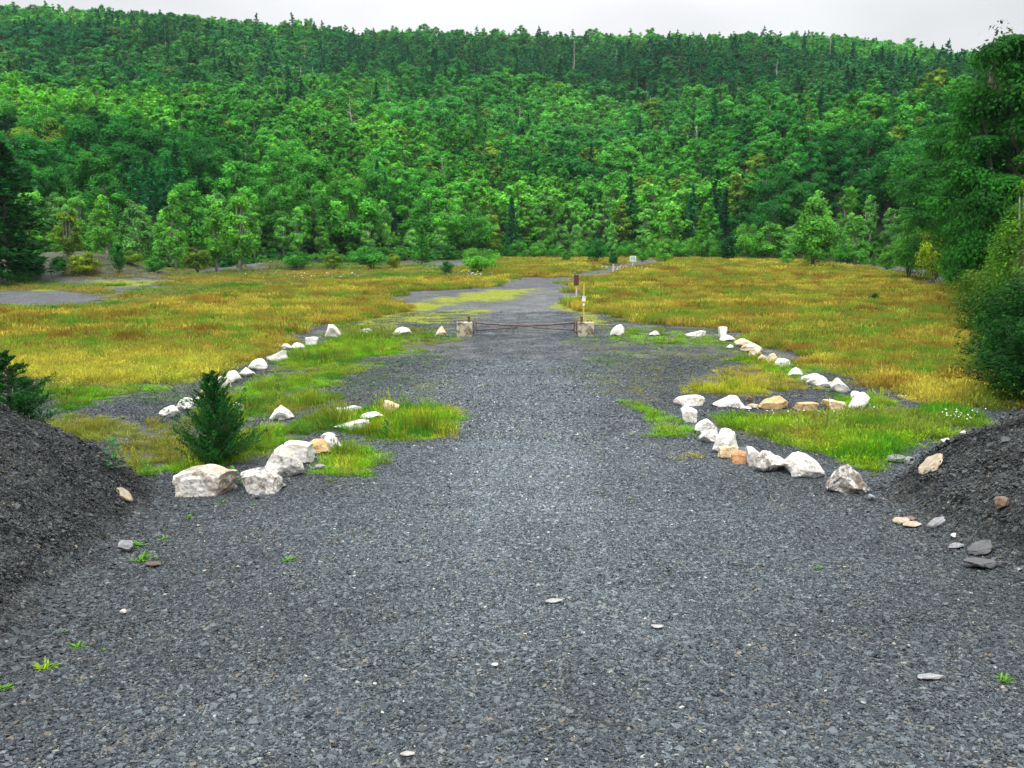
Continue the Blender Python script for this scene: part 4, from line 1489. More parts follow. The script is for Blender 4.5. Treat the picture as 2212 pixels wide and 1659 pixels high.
FAR = []
FARIDX = {}
for nm, gens in (('oak', [broadleaf(21, 12, 9.4, 38, 62, 0.38, 0.02), broadleaf(22, 11.5, 8.6, 36, 62, 0.36, 0.02), broadleaf(23, 12.5, 8.0, 36, 62, 0.36, 0.02, .2), broadleaf(33, 11, 10.5, 42, 62, 0.36, 0.03, 0.1, 0.6), broadleaf(34, 13.5, 9, 36, 66, 0.36, 0.02, 0.3, 0.9)]),
                 ('tall', [broadleaf(24, 13.5, 6.2, 34, 56, 0.34, 0.03, 0.35), broadleaf(25, 13, 5.6, 32, 56, 0.32, 0.03, 0.45), broadleaf(35, 12, 7, 30, 66, 0.34, 0.03, 0.25, 1.0)]),
                 ('pine', [conifer(26, 15, 6.0, 60, 15, 0.62, 0.25, 0.1, 0.35), conifer(27, 14, 5.4, 60, 15, 0.6, 0.15, 0.1, 0.4)]),
                 ('thinpine', [conifer(28, 16, 5.5, 34, 16, 0.6, 0.45, 0.25, 0.3, 0.5)]),
                 ('snag', [(snag(29, 14, 14, 0.28), None)])):
    FARIDX[nm] = (len(FAR), len(FAR) + len(gens))
    for tr, cr_ in gens:
        mb = MB()
        v = np.concatenate(tr.v)
        mb.add(v, [f for f in tr.f], 0)
        if cr_ is not None:
            v = np.concatenate(cr_.v)
            mb.add(v, [f for f in cr_.f], 1, np.concatenate(cr_.a))
        FAR.append(mb.mesh("far_" + nm, [M["pale_bark"] if nm in ('snag', 'thinpine') else M["bark"], M["leaf"]]))

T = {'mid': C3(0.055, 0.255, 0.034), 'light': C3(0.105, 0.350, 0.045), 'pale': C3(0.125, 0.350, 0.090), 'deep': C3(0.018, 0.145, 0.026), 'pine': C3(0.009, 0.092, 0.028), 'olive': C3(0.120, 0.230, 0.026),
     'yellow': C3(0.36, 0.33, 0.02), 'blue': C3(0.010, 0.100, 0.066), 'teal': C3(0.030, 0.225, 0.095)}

BAND_LO = [(-300, 270), (0, 245), (300, 235), (520, 245), (800, 195), (1100, 195), (1250, 240), (1400, 265), (1600, 245), (1850, 285), (2050, 310), (2600, 330)]
BAND_HI = [(-300, 90), (0, 95), (600, 118), (1100, 118), (1600, 125), (2000, 180), (2600, 250)]

pts = []
y = 60.0
while y < 665:
    sp = 6.2 if y < 260 else 6.6
    xh = 0.66 * y + 40
    xs = np.arange(-xh, xh, sp)
    pts.append(np.stack([xs + rs.uniform(-0.42, 0.42, len(xs)) * sp, np.full(len(xs), y) + rs.uniform(-0.45, 0.45, len(xs)) * sp * 0.9], -1))
    y += sp * 0.9
pts = np.concatenate(pts)
edge = interp(pts[:, 0], TREE_EDGE)
pts = pts[(pts[:, 1] > edge + 4) & (pts[:, 1] < RIDGE_Y + 30)]
# keep the shale bank and the path's end open
keep = ~((np.abs(pts[:, 0] + 60) < 13) & (pts[:, 1] < 124)) & ~((np.abs(pts[:, 0] + 72) < 8) & (pts[:, 1] < 120))
keep &= ~((pts[:, 0] > 20) & (pts[:, 1] < 100) & (pts[:, 1] > 0) & (np.abs(pts[:, 0]) < 0.62 * pts[:, 1]))
pts = pts[keep]
PX, PY = pts[:, 0], pts[:, 1]
PZ = height(PX, PY)
ppx, ppy = project(PX, PY, PZ)
depth_in = PY - interp(PX, TREE_EDGE)
inview = (ppx > -60) & (ppx < FW + 60)
u1 = rs.uniform(0, 1, len(pts))
na = noise2(PX, PY, 38, 81, 2)
nb_ = noise2(PX, PY, 16, 83, 2)
band = (ppy < interp(ppx, BAND_LO)) & (ppy > interp(ppx, BAND_HI)) & (PY > 280)
kinds = np.where(u1 < 0.62, 'oak', 'tall').astype(object)
kinds[(depth_in < 30) & (nb_ > np.where(PX < -10, 0.42, 0.52))] = 'birch'
kinds[(depth_in < 40) & (nb_ < 0.31)] = 'pine'
kinds[(PY > 260) & (nb_ < 0.27)] = 'pine'
leftband = band & (ppx < 700)
kinds[band & (u1 < 0.05)] = 'pine'
kinds[band & (u1 > 0.05) & (u1 < 0.13)] = 'thinpine'
kinds[band & (u1 > 0.20) & (u1 < 0.60)] = 'tall'
kinds[leftband & (u1 > 0.3)] = 'oak'
kinds[(u1 > 0.992) & (PY > 280)] = 'snag'
rdg = PY > RIDGE_Y - 120
kinds[rdg & ((kinds == 'pine') | (kinds == 'thinpine'))] = 'oak'
kinds[(PY > RIDGE_Y - 70) & (u1 < 0.02)] = 'thinpine'
kinds[band & rdg & (u1 > 0.95)] = 'thinpine'
kinds[(kinds == 'thinpine') & (PY < 260)] = 'pine'


def lerp1(a, b, t):
    t = min(1, max(0, t))
    return a + (b - a) * t


tints = np.zeros((len(pts), 3))
words_t = []
for i in range(len(pts)):
    k = kinds[i]
    if k in ('pine', 'thinpine'):
        c = lerp1(T['pine'], T['teal'], (u1[i] * 7.3) % 1.0 * 0.5)
        wd = 'dark green'
    elif k == 'birch':
        c = lerp1(T['pale'], T['light'], (u1[i] * 5.1) % 1.0)
        wd = 'pale green'
    else:
        t = na[i] + 0.25 * ((u1[i] * 9.7) % 1.0 - 0.5)
        if t < 0.43:
            c, wd = lerp1(T['deep'], T['mid'], (t - 0.30) * 6), 'deep green'
        elif t < 0.58:
            c, wd = T['mid'], 'mid green'
        else:
            c, wd = lerp1(T['mid'], T['light'], (t - 0.56) * 7), 'light green'
        if (u1[i] * 13.7) % 1.0 > 0.93:
            c, wd = T['olive'], 'olive'
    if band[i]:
        c = lerp1(c, T['blue'], 0.60 if not leftband[i] else 0.5)  # darker trees of the band, with the hazy blue of distance mixed into their colour
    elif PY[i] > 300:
        c = lerp1(c, T['teal'], 0.25)  # distance haze put into the tint of the far crowns
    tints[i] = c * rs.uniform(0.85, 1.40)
    words_t.append(wd)

# trees that show largest: the front of the wood, each a thing of its own
cand = np.where(inview & (PY < 330) & (kinds != 'snag') & (kinds != 'thinpine'))[0]
cand = cand[np.argsort(PY[cand])]
NF = 262
front = cand[:NF]
isf = np.zeros(len(pts), bool)
isf[front] = True

LAND = [(0, "at the left end of the clearing"), (190, "above the shale bank"), (420, "right of the shale bank"), (640, "behind the left field"), (860, "between the left field and the gate"), (1040, "behind the big round shrub"),
        (1200, "straight beyond the gate"), (1370, "behind the far white sign"), (1540, "behind the dark junipers"), (1750, "behind the pyramid tree"), (1950, "beyond the right field"), (2150, "at the right end of the clearing")]
FORM = {'oak': ('broad_tree', 'broad round', 'tree'), 'tall': ('tall_tree', 'tall narrow', 'tree'), 'birch': ('birch_tree', 'feathery slender', 'tree'), 'pine': ('pine_tree', 'dark layered', 'pine')}
cell_members = {}
for i in front:
    lm = min(range(len(LAND)), key=lambda j: abs(LAND[j][0] - ppx[i]))
    row = 'front-row' if depth_in[i] < 14 else ('second-row' if depth_in[i] < 28 else ('third-row' if depth_in[i] < 44 else 'upper'))
    cell_members.setdefault((kinds[i], words_t[i] if kinds[i] != 'pine' else '', row, lm), []).append(i)
ORD = ['', 'second', 'third', 'fourth', 'fifth', 'sixth', 'seventh', 'eighth', 'ninth', 'tenth', 'eleventh', 'twelfth']
TREELAB = {}
for (kd, wd, row, lm), mem in cell_members.items():
    mem.sort(key=lambda i: ppx[i])
    for j, i in enumerate(mem):
        core = (FORM[kd][1] + ' ' + wd).strip() + ' ' + row + ' ' + FORM[kd][2] + ' ' + LAND[lm][1]
        if len(mem) > 1:
            core = ('leftmost ' if j == 0 else ('rightmost ' if j == len(mem) - 1 else ORD[min(j, 11)] + '-from-left ')) + core
        TREELAB[i] = core


def put_tree(name, meshes, loc, scale, rz, tint, label, cat, group):
    """a tree: an Empty at its foot with trunk and crown as parts"""
    t = empty(name, loc, rz)
    t.scale = scale
    for pn, me in zip(('trunk', 'crown'), meshes):
        o = bpy.data.objects.new(pn, me)
        COL.objects.link(o)
        o.parent = t
        if pn == 'crown':
            o["tint"] = tuple(float(q_) for q_ in tint)
    return tag(t, label, cat, group)


for i in front:
    kd = kinds[i]
    ms = KINDS[kd]
    s = rs.uniform(0.86, 1.30)
    if depth_in[i] < 12:
        s *= 0.85
    put_tree(FORM[kd][0], ms[rs.integers(len(ms))], (PX[i], PY[i], PZ[i] - 0.15), (s * rs.uniform(.92, 1.1), s * rs.uniform(.92, 1.1), s), rs.uniform(0, 6.28), tints[i], TREELAB[i], FORM[kd][2], 'trees along the front of the wood')

bk = np.where(~isf)[0]
bk = bk[(ppx[bk] > -260) & (ppx[bk] < FW + 260)]
fi = np.zeros(len(bk), int)
for j, i in enumerate(bk):
    kd = kinds[i]
    if kd == 'birch':
        kd = 'tall'
    a_, b_ = FARIDX[kd]
    fi[j] = rs.integers(a_, b_)
s = rs.uniform(0.74, 1.22, len(bk))
s = np.where(rs.uniform(0, 1, len(bk)) > 0.93, s * 1.15, s)
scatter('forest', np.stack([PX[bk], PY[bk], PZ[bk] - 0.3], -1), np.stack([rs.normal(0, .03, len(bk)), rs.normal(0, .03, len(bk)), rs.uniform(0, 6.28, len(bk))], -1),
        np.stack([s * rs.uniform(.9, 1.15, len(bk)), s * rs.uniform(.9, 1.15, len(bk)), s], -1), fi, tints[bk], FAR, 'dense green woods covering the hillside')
print("forest", len(bk), "front", len(front))

# low growth under the edge of the wood
UG = [broadleaf(61, 2.6, 3.4, 16, 60, 0.17, 0.0, 0.2, 0.9, 1, 2)[1].mesh('undergrowth', M['leaf']), broadleaf(62, 2.2, 3.8, 16, 60, 0.17, 0.0, 0.2, 0.8, 1, 2)[1].mesh('undergrowth', M['leaf']), broadleaf(63, 3.4, 2.8, 16, 60, 0.17, 0.0, 0.4, 0.9, 1, 2)[1].mesh('undergrowth', M['leaf'])]
ux, uy = cells(-190, 190, 50, 245, 2.5)
ue = uy - interp(ux, TREE_EDGE)
kp = (ue > -4) & (ue < 26) & (np.abs(ux) < 0.66 * uy + 8)
kp &= ~((((ux + 57) / 10.0) ** 2 + ((uy - 114) / 7.0) ** 2) < 1)
kp &= ~((np.abs(ux - 25 - (uy - 200) * .12) < 3.5) & (ue < 8))
kp &= noise2(ux, uy, 7.0, 91, 2) > 0.27
ux, uy, ue = ux[kp], uy[kp], ue[kp]
us_ = (0.45 + 0.75 * noise2(ux, uy, 9, 93, 2)) * rs.uniform(0.7, 1.3, len(ux)) * (0.7 + 0.4 * sstep(-4, 10, ue))
ut = lerp(np.tile(T['deep'] * 0.9, (len(ux), 1)), np.tile(T['light'], (len(ux), 1)), (noise2(ux, uy, 6, 95, 2) - 0.42) * 4) * rs.uniform(0.7, 1.2, (len(ux), 1))
scatter('undergrowth', np.stack([ux, uy, height(ux, uy) - 0.1], -1), np.stack([0 * ux, 0 * ux, rs.uniform(0, 6.28, len(ux))], -1), np.stack([us_, us_, us_], -1), rs.integers(0, 3, len(ux)), ut, UG, 'leafy undergrowth along the foot of the wood')

# ------------------------------------------------------------------ shrubs and young trees at the edge of the field
# centre x, base y, width, height, kind, tint, name, label
EDGE = [
    (1038, 592, 92, 62, 'bush', 'light', 'round_shrub', "big round bright green shrub at the back of the left field"),
    (965, 594, 34, 30, 'jun', 'deep', 'young_pine', "small dark young pine left of the big round shrub"),
    (912, 571, 62, 82, 'con', 'mid', 'young_pine', "cone-shaped young pine left of the big round shrub"),
    (1222, 567, 30, 26, 'bush', 'mid', 'shrub', "low mid green shrub in the grass beyond the gate"),
    (1197, 556, 32, 36, 'bush', 'mid', 'shrub', "upright green shrub behind the low one beyond the gate"),
    (1055, 562, 14, 14, 'bush', 'light', 'shrub', "tiny bright shrub in the far grass beyond the gate"),
    (1287, 569, 66, 60, 'bush', 'deep', 'round_shrub', "large dark rounded shrub left of the far white sign"),
    (1325, 573, 36, 30, 'bush', 'deep', 'shrub', "small dark shrub touching the large one by the far post"),
    (1388, 566, 30, 22, 'bush', 'mid', 'shrub', "low green shrub right of the far white sign"),
    (1435, 570, 66, 60, 'bush', 'light', 'round_shrub', "rounded green shrub at the end of the path"),
    (1470, 556, 38, 42, 'bush', 'mid', 'shrub', "mid green shrub right of the rounded one at the path's end"),
    (1425, 546, 40, 60, 'bush', 'olive', 'shrub', "tall olive shrub with rusty leaves behind the path's end"),
    (1516, 549, 76, 108, 'con', 'light', 'young_pine', "spire-topped young pine between the path's end and the dark juniper"),
    (1575, 564, 60, 52, 'jun', 'pine', 'juniper', "dark juniper at the back edge of the right field"),
    (1615, 549, 70, 86, 'bush', 'light', 'shrub', "leafy shrub behind the dark juniper"),
    (1665, 551, 84, 96, 'birch', 'light', 'young_tree', "light green young tree left of the pyramid tree"),
    (1756, 580, 140, 156, 'birch2', 'light', 'pyramid_tree', "large light green pyramid-shaped tree at the back of the right field"),
    (1706, 560, 50, 90, 'birch', 'pale', 'young_tree', "slender pale tree squeezed behind the pyramid tree's left side"),
    (1850, 552, 74, 110, 'birch', 'light', 'young_tree', "thin birch with white stems right of the pyramid tree"),
    (1868, 560, 34, 44, 'bush', 'light', 'shrub', "bright green shrub at the foot of the thin birch"),
    (1887, 575, 22, 30, 'con', 'light', 'young_pine', "tiny yellow-green young pine near the right field's corner"),
    (1962, 603, 112, 140, 'bush', 'light', 'round_shrub', "tall rounded light green shrub at the right field's far corner"),
    (2020, 617, 100, 136, 'bush', 'yel2', 'shrub', "yellow-green shrub beside the tall rounded one"),
    (2080, 634, 150, 165, 'bush', 'light', 'shrub', "wide light green shrub right of the yellow-green one"),
    (2150, 655, 170, 190, 'bush', 'olive', 'shrub', "large loose shrub under the big dark trees on the right"),
    (1120, 560, 60, 46, 'bush', 'mid', 'shrub', "mid green shrub right of the big round one at the wood's foot"),
    (1162, 556, 44, 40, 'bush', 'light', 'shrub', "light shrub at the wood's foot straight beyond the gate"),
    (1256, 553, 50, 46, 'bush', 'light', 'shrub', "light shrub left behind the large dark rounded one"),
    (1352, 556, 44, 46, 'bush', 'mid', 'shrub', "shrub right behind the far white sign"),
    (1402, 553, 56, 60, 'bush', 'light', 'shrub', "bright shrub between the far white sign and the olive one"),
    (1492, 553, 50, 52, 'bush', 'light', 'shrub', "light shrub left of the spire-topped young pine"),
    (1546, 557, 46, 46, 'bush', 'light', 'shrub', "light shrub between the spire-topped pine and the dark juniper"),
    (1642, 561, 60, 50, 'bush', 'mid', 'shrub', "low mid green shrub before the light tree left of the pyramid tree"),
    (1700, 573, 44, 40, 'bush', 'light', 'shrub', "light low shrub at the pyramid tree's left foot"),
    (1830, 573, 60, 50, 'bush', 'mid', 'shrub', "mid green shrub at the pyramid tree's right foot"),
    (1915, 588, 60, 60, 'bush', 'light', 'shrub', "light shrub left of the tall rounded one in the far corner"),
    (2200, 700, 150, 220, 'bush', 'light', 'shrub', "lighter green shrub at the right frame edge before the dark trees"),
    (335, 588, 60, 36, 'bush', 'mid', 'shrub', "low green shrub on the right shoulder of the shale bank"),
    (285, 572, 64, 34, 'bush', 'olive', 'shrub', "dull olive scrub on the crest of the shale bank"),
    (130, 580, 50, 30, 'bush', 'mid', 'shrub', "green scrub on the left shoulder of the shale bank"),
    (1890, 656, 32, 22, 'jun', 'deep', 'juniper', "tiny juniper alone in the right field"),
    (60, 607, 118, 74, 'bush', 'deep', 'shrub', "dark shrub below the big pine at the left edge"),
    (40, 612, 60, 30, 'bush', 'mid', 'shrub', "low green shrub at the foot of the dark left-edge shrub"),
    (185, 592, 100, 52, 'bush', 'yel2', 'creeper_mound', "yellow-green creeper sprawling over the shale bank"),
    (258, 592, 40, 62, 'jun', 'deep', 'juniper', "small dark juniper at the foot of the shale bank"),
    (425, 590, 92, 62, 'bush', 'olive', 'shrub', "olive shrub right of the shale bank"),
    (470, 588, 84, 150, 'birch', 'light', 'young_tree', "light green young birch behind the olive shrub"),
    (522, 592, 96, 205, 'birch', 'light', 'young_tree', "tall pale young birch right of the olive shrub"),
    (380, 572, 84, 170, 'birch', 'light', 'young_tree', "young birch growing on top of the shale bank"),
    (300, 552, 90, 165, 'birch', 'pale', 'young_tree', "pale young birch standing behind the shale bank's crest"),
    (230, 560, 76, 140, 'birch', 'light', 'young_tree', "green young birch above the creeper"),
    (150, 566, 80, 130, 'birch', 'olive', 'young_tree', "dull green young tree right of the big left pine"),
    (640, 583, 80, 46, 'bush', 'mid', 'shrub', "low shrub on the bank behind the left field's middle"),
    (720, 583, 70, 42, 'bush', 'olive', 'shrub', "brownish green shrub under the dark trees, behind the left field"),
    (800, 582, 100, 56, 'bush', 'mid', 'shrub', "wide green shrub left of the cone-shaped young pine"),
    (850, 580, 46, 36, 'bush', 'yel2', 'shrub', "yellowish shrub touching the cone-shaped young pine"),
    (108, 678, 40, 22, 'bush', 'mid', 'shrub', "low green tuft-like shrub in the left field by the gravel strip"),
    (470, 660, 26, 14, 'bush', 'mid', 'shrub', "very small green shrub in the middle of the left field"),
]
T['yel2'] = C3(0.20, 0.30, 0.018)
JUN = [pair('juniper', conifer(41, 2.2, 2.2, 90, 26, 0.13, 0.0, 0.95, 0.1, 0.55, 0.22)), pair('juniper', conifer(42, 2.0, 2.4, 90, 26, 0.13, 0.0, 0.8, 0.1, 0.5, 0.25))]
CON = [pair('young_pine', conifer(43, 5, 3.6, 80, 30, 0.20, 0.02, 0.35, 0.2)), pair('young_pine', conifer(44, 5, 3.2, 80, 30, 0.20, 0.02, 0.45, 0.15))]
PYR = [pair('pyramid', broadleaf(45, 10, 8.6, 80, 110, 0.17, 0.0, 0.75, 0.9, 1))]
dims = {'bush': KINDS['bush'], 'jun': JUN, 'con': CON, 'birch': KINDS['birch'], 'birch2': PYR}
size0 = {'bush': (4.2, 3.1), 'jun': (2.3, 2.2), 'con': (3.6, 5.0), 'birch': (5.0, 9.3), 'birch2': (8.4, 9.8)}
for i, (px, py, w, h, kd, tn, nm, lab) in enumerate(EDGE):
    x, y, z = at(px, py)
    ye_ = float(interp(x, TREE_EDGE)) - 5
    if y > ye_:                                   # stands before the wood, not inside it
        x, y = x * ye_ / y, ye_
        z = float(height(np.array([x]), np.array([y]))[0])
    k = y / F
    ms = dims[kd][i % len(dims[kd])]
    sw, sh = size0[kd]
    put_tree(nm, ms, (x, y, z - 0.05), (w * k / sw * 1.02, w * k / sw * 1.02, h * k / sh), i * 1.3, T[tn] * rs.uniform(0.92, 1.1), lab, 'tree' if nm.endswith(('tree', 'pine')) else 'shrub', 'shrubs and young trees at the field edge')

# the big trees standing nearer on the right, and the dark pine at the left edge
BIGR = [pair('dark_maple', broadleaf(51, 20, 13, 130, 620, 0.125, 0.02, 0.25, 0.5, 1, 40, 0.2)), pair('dark_maple', broadleaf(52, 18, 12, 120, 620, 0.125, 0.02, 0.3, 0.5, 1, 40, 0.2))]
BIGP = [pair('big_pine', conifer(53, 18, 9, 150, 60, 0.40, 0.03, 0.25, 0.25, 0.7))]
LOOSE = [pair('loose_tree', broadleaf(54, 13, 8, 80, 190, 0.095, 0.05, 0.4, 1.0, 3, 40), 'pale_bark')]
SPARSE = [pair('sparse_top', broadleaf(55, 21, 8, 60, 16, 0.22, 0.25, 0.3, 1.3, 3, 60), 'bark')]
RSH = [pair('spreading_shrub', broadleaf(56, 5, 6.4, 90, 150, 0.075, 0.0, 0.35, 1.1, 4, 30)), pair('spreading_shrub', broadleaf(57, 4.4, 6.0, 90, 150, 0.075, 0.0, 0.1, 1.0, 4, 30, 0.2))]
BIGS = [
    ((38.8, 68), BIGR[0], (1.1, 1.1, 1.20), C3(0.020, 0.135, 0.016), 'maple_tree', "tallest dark leafy tree at the right edge of the clearing"),
    ((46.5, 88), BIGR[1], (1.15, 1.15, 1.42), C3(0.026, 0.155, 0.018), 'maple_tree', "dark leafy tree just left of the tallest one on the right"),
    ((53.0, 108), BIGR[0], (1.05, 1.05, 1.12), C3(0.024, 0.145, 0.022), 'maple_tree', "third dark leafy tree going back along the right side"),
    ((60, 128), BIGR[1], (1.0, 1.0, 1.0), C3(0.035, 0.180, 0.026), 'maple_tree', "farthest dark leafy tree of the right-hand row"),
    ((34.5, 54), BIGR[1], (0.9, 0.9, 0.84), C3(0.026, 0.140, 0.016), 'maple_tree', "nearest dark leafy tree of the right-hand row"),
    ((44.2, 84.5), SPARSE[0], (0.8, 0.8, 1.27), C3(0.045, 0.075, 0.04), 'bare_topped_tree', "thin half-bare treetop poking above the dark right-hand trees"),
    ((23.3, 39.5), LOOSE[0], (0.72, 0.72, 0.70), C3(0.075, 0.200, 0.018), 'loose_tree', "loose yellow-green tree with pale twigs at the right edge"),
    ((20.6, 34.5), RSH[1], (0.95, 0.95, 0.78), C3(0.030, 0.140, 0.016), 'shrub', "dense dark green shrub below the loose yellow-green tree"),
    ((25.0, 43.5), RSH[0], (1.0, 1.0, 0.95), C3(0.055, 0.145, 0.016), 'shrub', "mid green shrub behind the dense dark one on the right"),
    ((28.6, 52), RSH[1], (1.0, 1.0, 1.1), C3(0.07, 0.15, 0.016), 'shrub', "lighter shrub at the feet of the right-hand trees"),
    ((40.5, 66.5), KINDS['bush'][1], (1.6, 1.6, 1.5), C3(0.03, 0.13, 0.016), 'shrub', "broad dark shrub under the tallest dark leafy tree"),
    ((44.5, 77), KINDS['bush'][0], (1.6, 1.6, 1.5), C3(0.05, 0.17, 0.02), 'shrub', "green shrub under the second dark leafy tree on the right"),
    ((47.5, 92), KINDS['bush'][1], (1.7, 1.7, 1.7), C3(0.04, 0.16, 0.02), 'shrub', "green shrub at the foot of the third dark leafy tree on the right"),
    ((34.2, 61), RSH[0], (1.0, 1.0, 0.95), C3(0.08, 0.2, 0.02), 'shrub', "light green shrub at the field's right edge below the tallest tree"),
    ((-58.5, 104), BIGP[0], (1.2, 1.2, 0.92), C3(0.010, 0.085, 0.018), 'pine_tree', "big dark pine standing at the left edge of the clearing"),
]
for (x, y), ms, sc_, tn, nm, lab in BIGS:
    z = float(height(np.array([x]), np.array([y]))[0])
    put_tree(nm, ms, (x, y, z - 0.1), sc_, x * 0.7, tn, lab, 'shrub' if nm == 'shrub' else ('pine' if 'pine' in nm else 'tree'), None)

# dead trees on the hill and in the wood's front: foot x, foot y, height, label
SN = [
    (955, 438, 92, .42, "bare twisted pale tree with spreading limbs above the left field"),
    (1347, 262, 40, .15, "bare white trunk at the lower edge of the dark pines"),
    (1237, 190, 92, .08, "tall thin grey dead trunk in the dark pines beyond the gate"),
    (1328, 165, 50, .45, "broad bare grey dead pine high on the hill"),
    (1913, 232, 60, .45, "spreading pale dead tree high on the right of the hill"),
    (1710, 160, 36, .3, "short grey dead tree near the top of the hill on the right"),
    (1850, 540, 80, .3, "slender white dead stem in the thin birch right of the pyramid tree"),
    (1965, 520, 70, .5, "leaning pale bare branches above the tall rounded shrub"),
    (640, 330, 24, .1, "short pale dead trunk above the left field's wood"),
    (600, 95, 28, .1, "white dead trunk close under the skyline on the left"),
    (1110, 225, 34, .1, "thin white dead trunk left of the tall grey one"),
    (1440, 180, 40, .1, "pale bare trunk right of the broad dead pine"),
]
for i, (px, py, h, sp, lab) in enumerate(SN):
    x, y, z = at(px, py)
    k = y / F
    H_ = h * k
    o = snag(70 + i, H_, 16 if sp > .2 else 7, sp).build('dead_tree', M['pale_bark'], smooth=True)
    o.location = (x, y - 3, z)
    tag(o, lab, 'dead tree', 'bare dead trees in the wood')
# two yellowing trees
for px, py, h, lab in ((265, 372, 34, "small bright yellow tree among the green ones above the left field"), (735, 330, 34, "yellowing tree in the wood above the left field's right end"), (1420, 556, 26, "orange-leaved small bush behind the path's end")):
    x, y, z = at(px, py)
    k = y / F
    s_ = h * k / 9.3
    put_tree('yellow_tree', KINDS['birch'][0], (x, y - 4, z), (s_ * 1.3, s_ * 1.3, s_), 0.4, T['yellow'] if py < 500 else C3(0.25, 0.12, 0.02), lab, 'tree', None)

# ------------------------------------------------------------------ plants close by
def cedar(seed, H, W, nb, per, ls, ang=(0.9, 1.35), spread=0.16, tiers=1.0, sparse=0.0):
    """a young cedar: ascending boughs carrying fine upright sprays"""
    rng = np.random.default_rng(seed)
    tr, cr_ = MB(), MB()
    zt = np.linspace(0, 1, 6)
    tube(tr, np.stack([0.02 * H * np.sin(zt * 4), 0 * zt, zt * H * 0.96 - 0.05], -1), 0.016 * H * (1.05 - zt) + 0.003, 7)
    ph = rng.uniform(0, 6.28, 3)
    for b_ in range(nb):
        t = ((b_ + rng.uniform(0, 1)) / nb) ** tiers
        z0 = H * 0.86 * t
        reach = W / 2 * (1 - t) ** 1.0 * rng.uniform(0.7, 1.15) + 0.03 * W
        az = rng.uniform(0, 6.28)
        reach *= 1 + 0.28 * math.sin(2 * az + ph[0] + 5 * t) + 0.2 * math.sin(3 * az + ph[1] - 9 * t) + (0.35 if rng.uniform() > 0.88 else 0)
        el = rng.uniform(*ang)
        rise = reach * math.tan(el) * 0.5
        rise = min(rise, H * 1.0 - z0 - 0.02)
        s = np.linspace(0, 1, 6)
        path = np.stack([math.cos(az) * reach * s, math.sin(az) * reach * s, z0 + rise * (0.55 * s + 0.45 * s * s)], -1)
        tube(tr, path, 0.006 * H * (1.05 - s) * (1 - 0.5 * t) + 0.001, 4, cap=False)
        m_ = int(per * (0.4 + 0.6 * (1 - t)))
        q_ = rng.uniform(0.12 + sparse, 1.0, m_) ** 0.8
        c = np.stack([np.interp(q_, s, path[:, i]) for i in range(3)], -1)
        c = c + rng.normal(0, 1, (m_, 3)) * (spread * reach * (1.08 - q_ * 0.75))[:, None] * [1, 1, 0.8]
        dd = np.stack([np.full(m_, math.cos(az)), np.full(m_, math.sin(az)), np.full(m_, 1.1)], -1) + rng.normal(0, 0.5, (m_, 3))
        nrm = rng.normal(size=(m_, 3)) + np.array([0, 0, 0.6])
        sz = ls * rng.uniform(0.6, 1.3, m_)
        leaves(cr_, c, nrm, sz, sz * 0.30, 0, rng.uniform(0.75, 1.25) * rng.uniform(0.65, 1.35, m_), rng, dd)
    return tr.mesh('cedar_trunk', M['bark'], True), cr_.mesh('cedar_crown', M['leaf'])


x, y, z = at(466, 1003)
k = y / F
put_tree('cedar_tree', cedar(81, 236 * k, 190 * k, 190, 170, 0.034, (0.75, 1.2), 0.085, 1.15), (x, y, z), (1, 1, 1), 0.3, C3(0.013, 0.100, 0.018), "dark green young cedar growing among white boulders left of the drive", 'tree', None)
x, y, z = at(30, 985)
k = y / F
put_tree('cedar_tree', cedar(82, 268 * k, 270 * k, 130, 230, 0.042, (0.40, 0.80), 0.11, 0.85, 0.06), (x, y, z), (1, 1, 1), 1.3, C3(0.020, 0.105, 0.026), "open-branched young cedar behind the left shale mound", 'tree', None)
JB = [pair('spreading_juniper', conifer(83, 2.6, 4.6, 150, 150, 0.075, 0.02, 0.35, 0.05, 0.35, 0.20)), pair('spreading_juniper', conifer(84, 2.6, 4.4, 150, 150, 0.075, 0.02, 0.5, 0.05, 0.4, 0.2))]
for x, y, s_, sz_, lab in ((16.9, 28.6, 1.0, 1.0, "dark spreading juniper behind the right shale mound"), (18.6, 31.5, 1.1, 1.35, "taller dark juniper at the right edge behind the spreading one"), (20.3, 27.5, 1.1, 1.5, "dark juniper partly out of sight right of the foxtail grass")):
    z = float(height(np.array([x]), np.array([y]))[0])
    put_tree('juniper', JB[int(y) % 2], (x, y, z), (s_, s_, sz_), x, C3(0.012, 0.075, 0.014), lab, 'shrub', 'dark junipers by the right mound')


def stem_plant(seed, H, n, ll, lw, droop=0.5):
    rng = np.random.default_rng(seed)
    mb, st = MB(), MB()
    tube(st, [(0, 0, -0.03), (0.02 * H, 0, H * 0.5), (0.0, 0.02 * H, H)], [0.012 * H + .002, 0.009 * H + .002, 0.004], 5)
    for i in range(n):
        t = (i + 0.5) / n
        az = i * 2.4 + rng.normal(0, .2)
        L = ll * (1.1 - 0.55 * t) * rng.uniform(0.8, 1.15)
        d = np.array([math.cos(az), math.sin(az), 0.35 + 0.8 * t])
        p0 = np.array([0, 0, H * (0.12 + 0.88 * t)])
        sd = np.array([-math.sin(az), math.cos(az), 0]) * lw
        a, b, c = p0 + d * L * 0.12, p0 + d * L * 0.55 + [0, 0, -0.05 * L], p0 + d * L + [0, 0, -droop * L * 0.5]
        mb.add([a - sd * .2, a + sd * .2, b + sd, c, b - sd], np.array([[0, 1, 2, 3], [0, 3, 4, 0]])[:1], 0, rng.uniform(.8, 1.3))
        mb.add([a - sd * .2, c, b - sd], np.array([[0, 1, 2]]), 0, rng.uniform(.8, 1.3))
    return st, mb


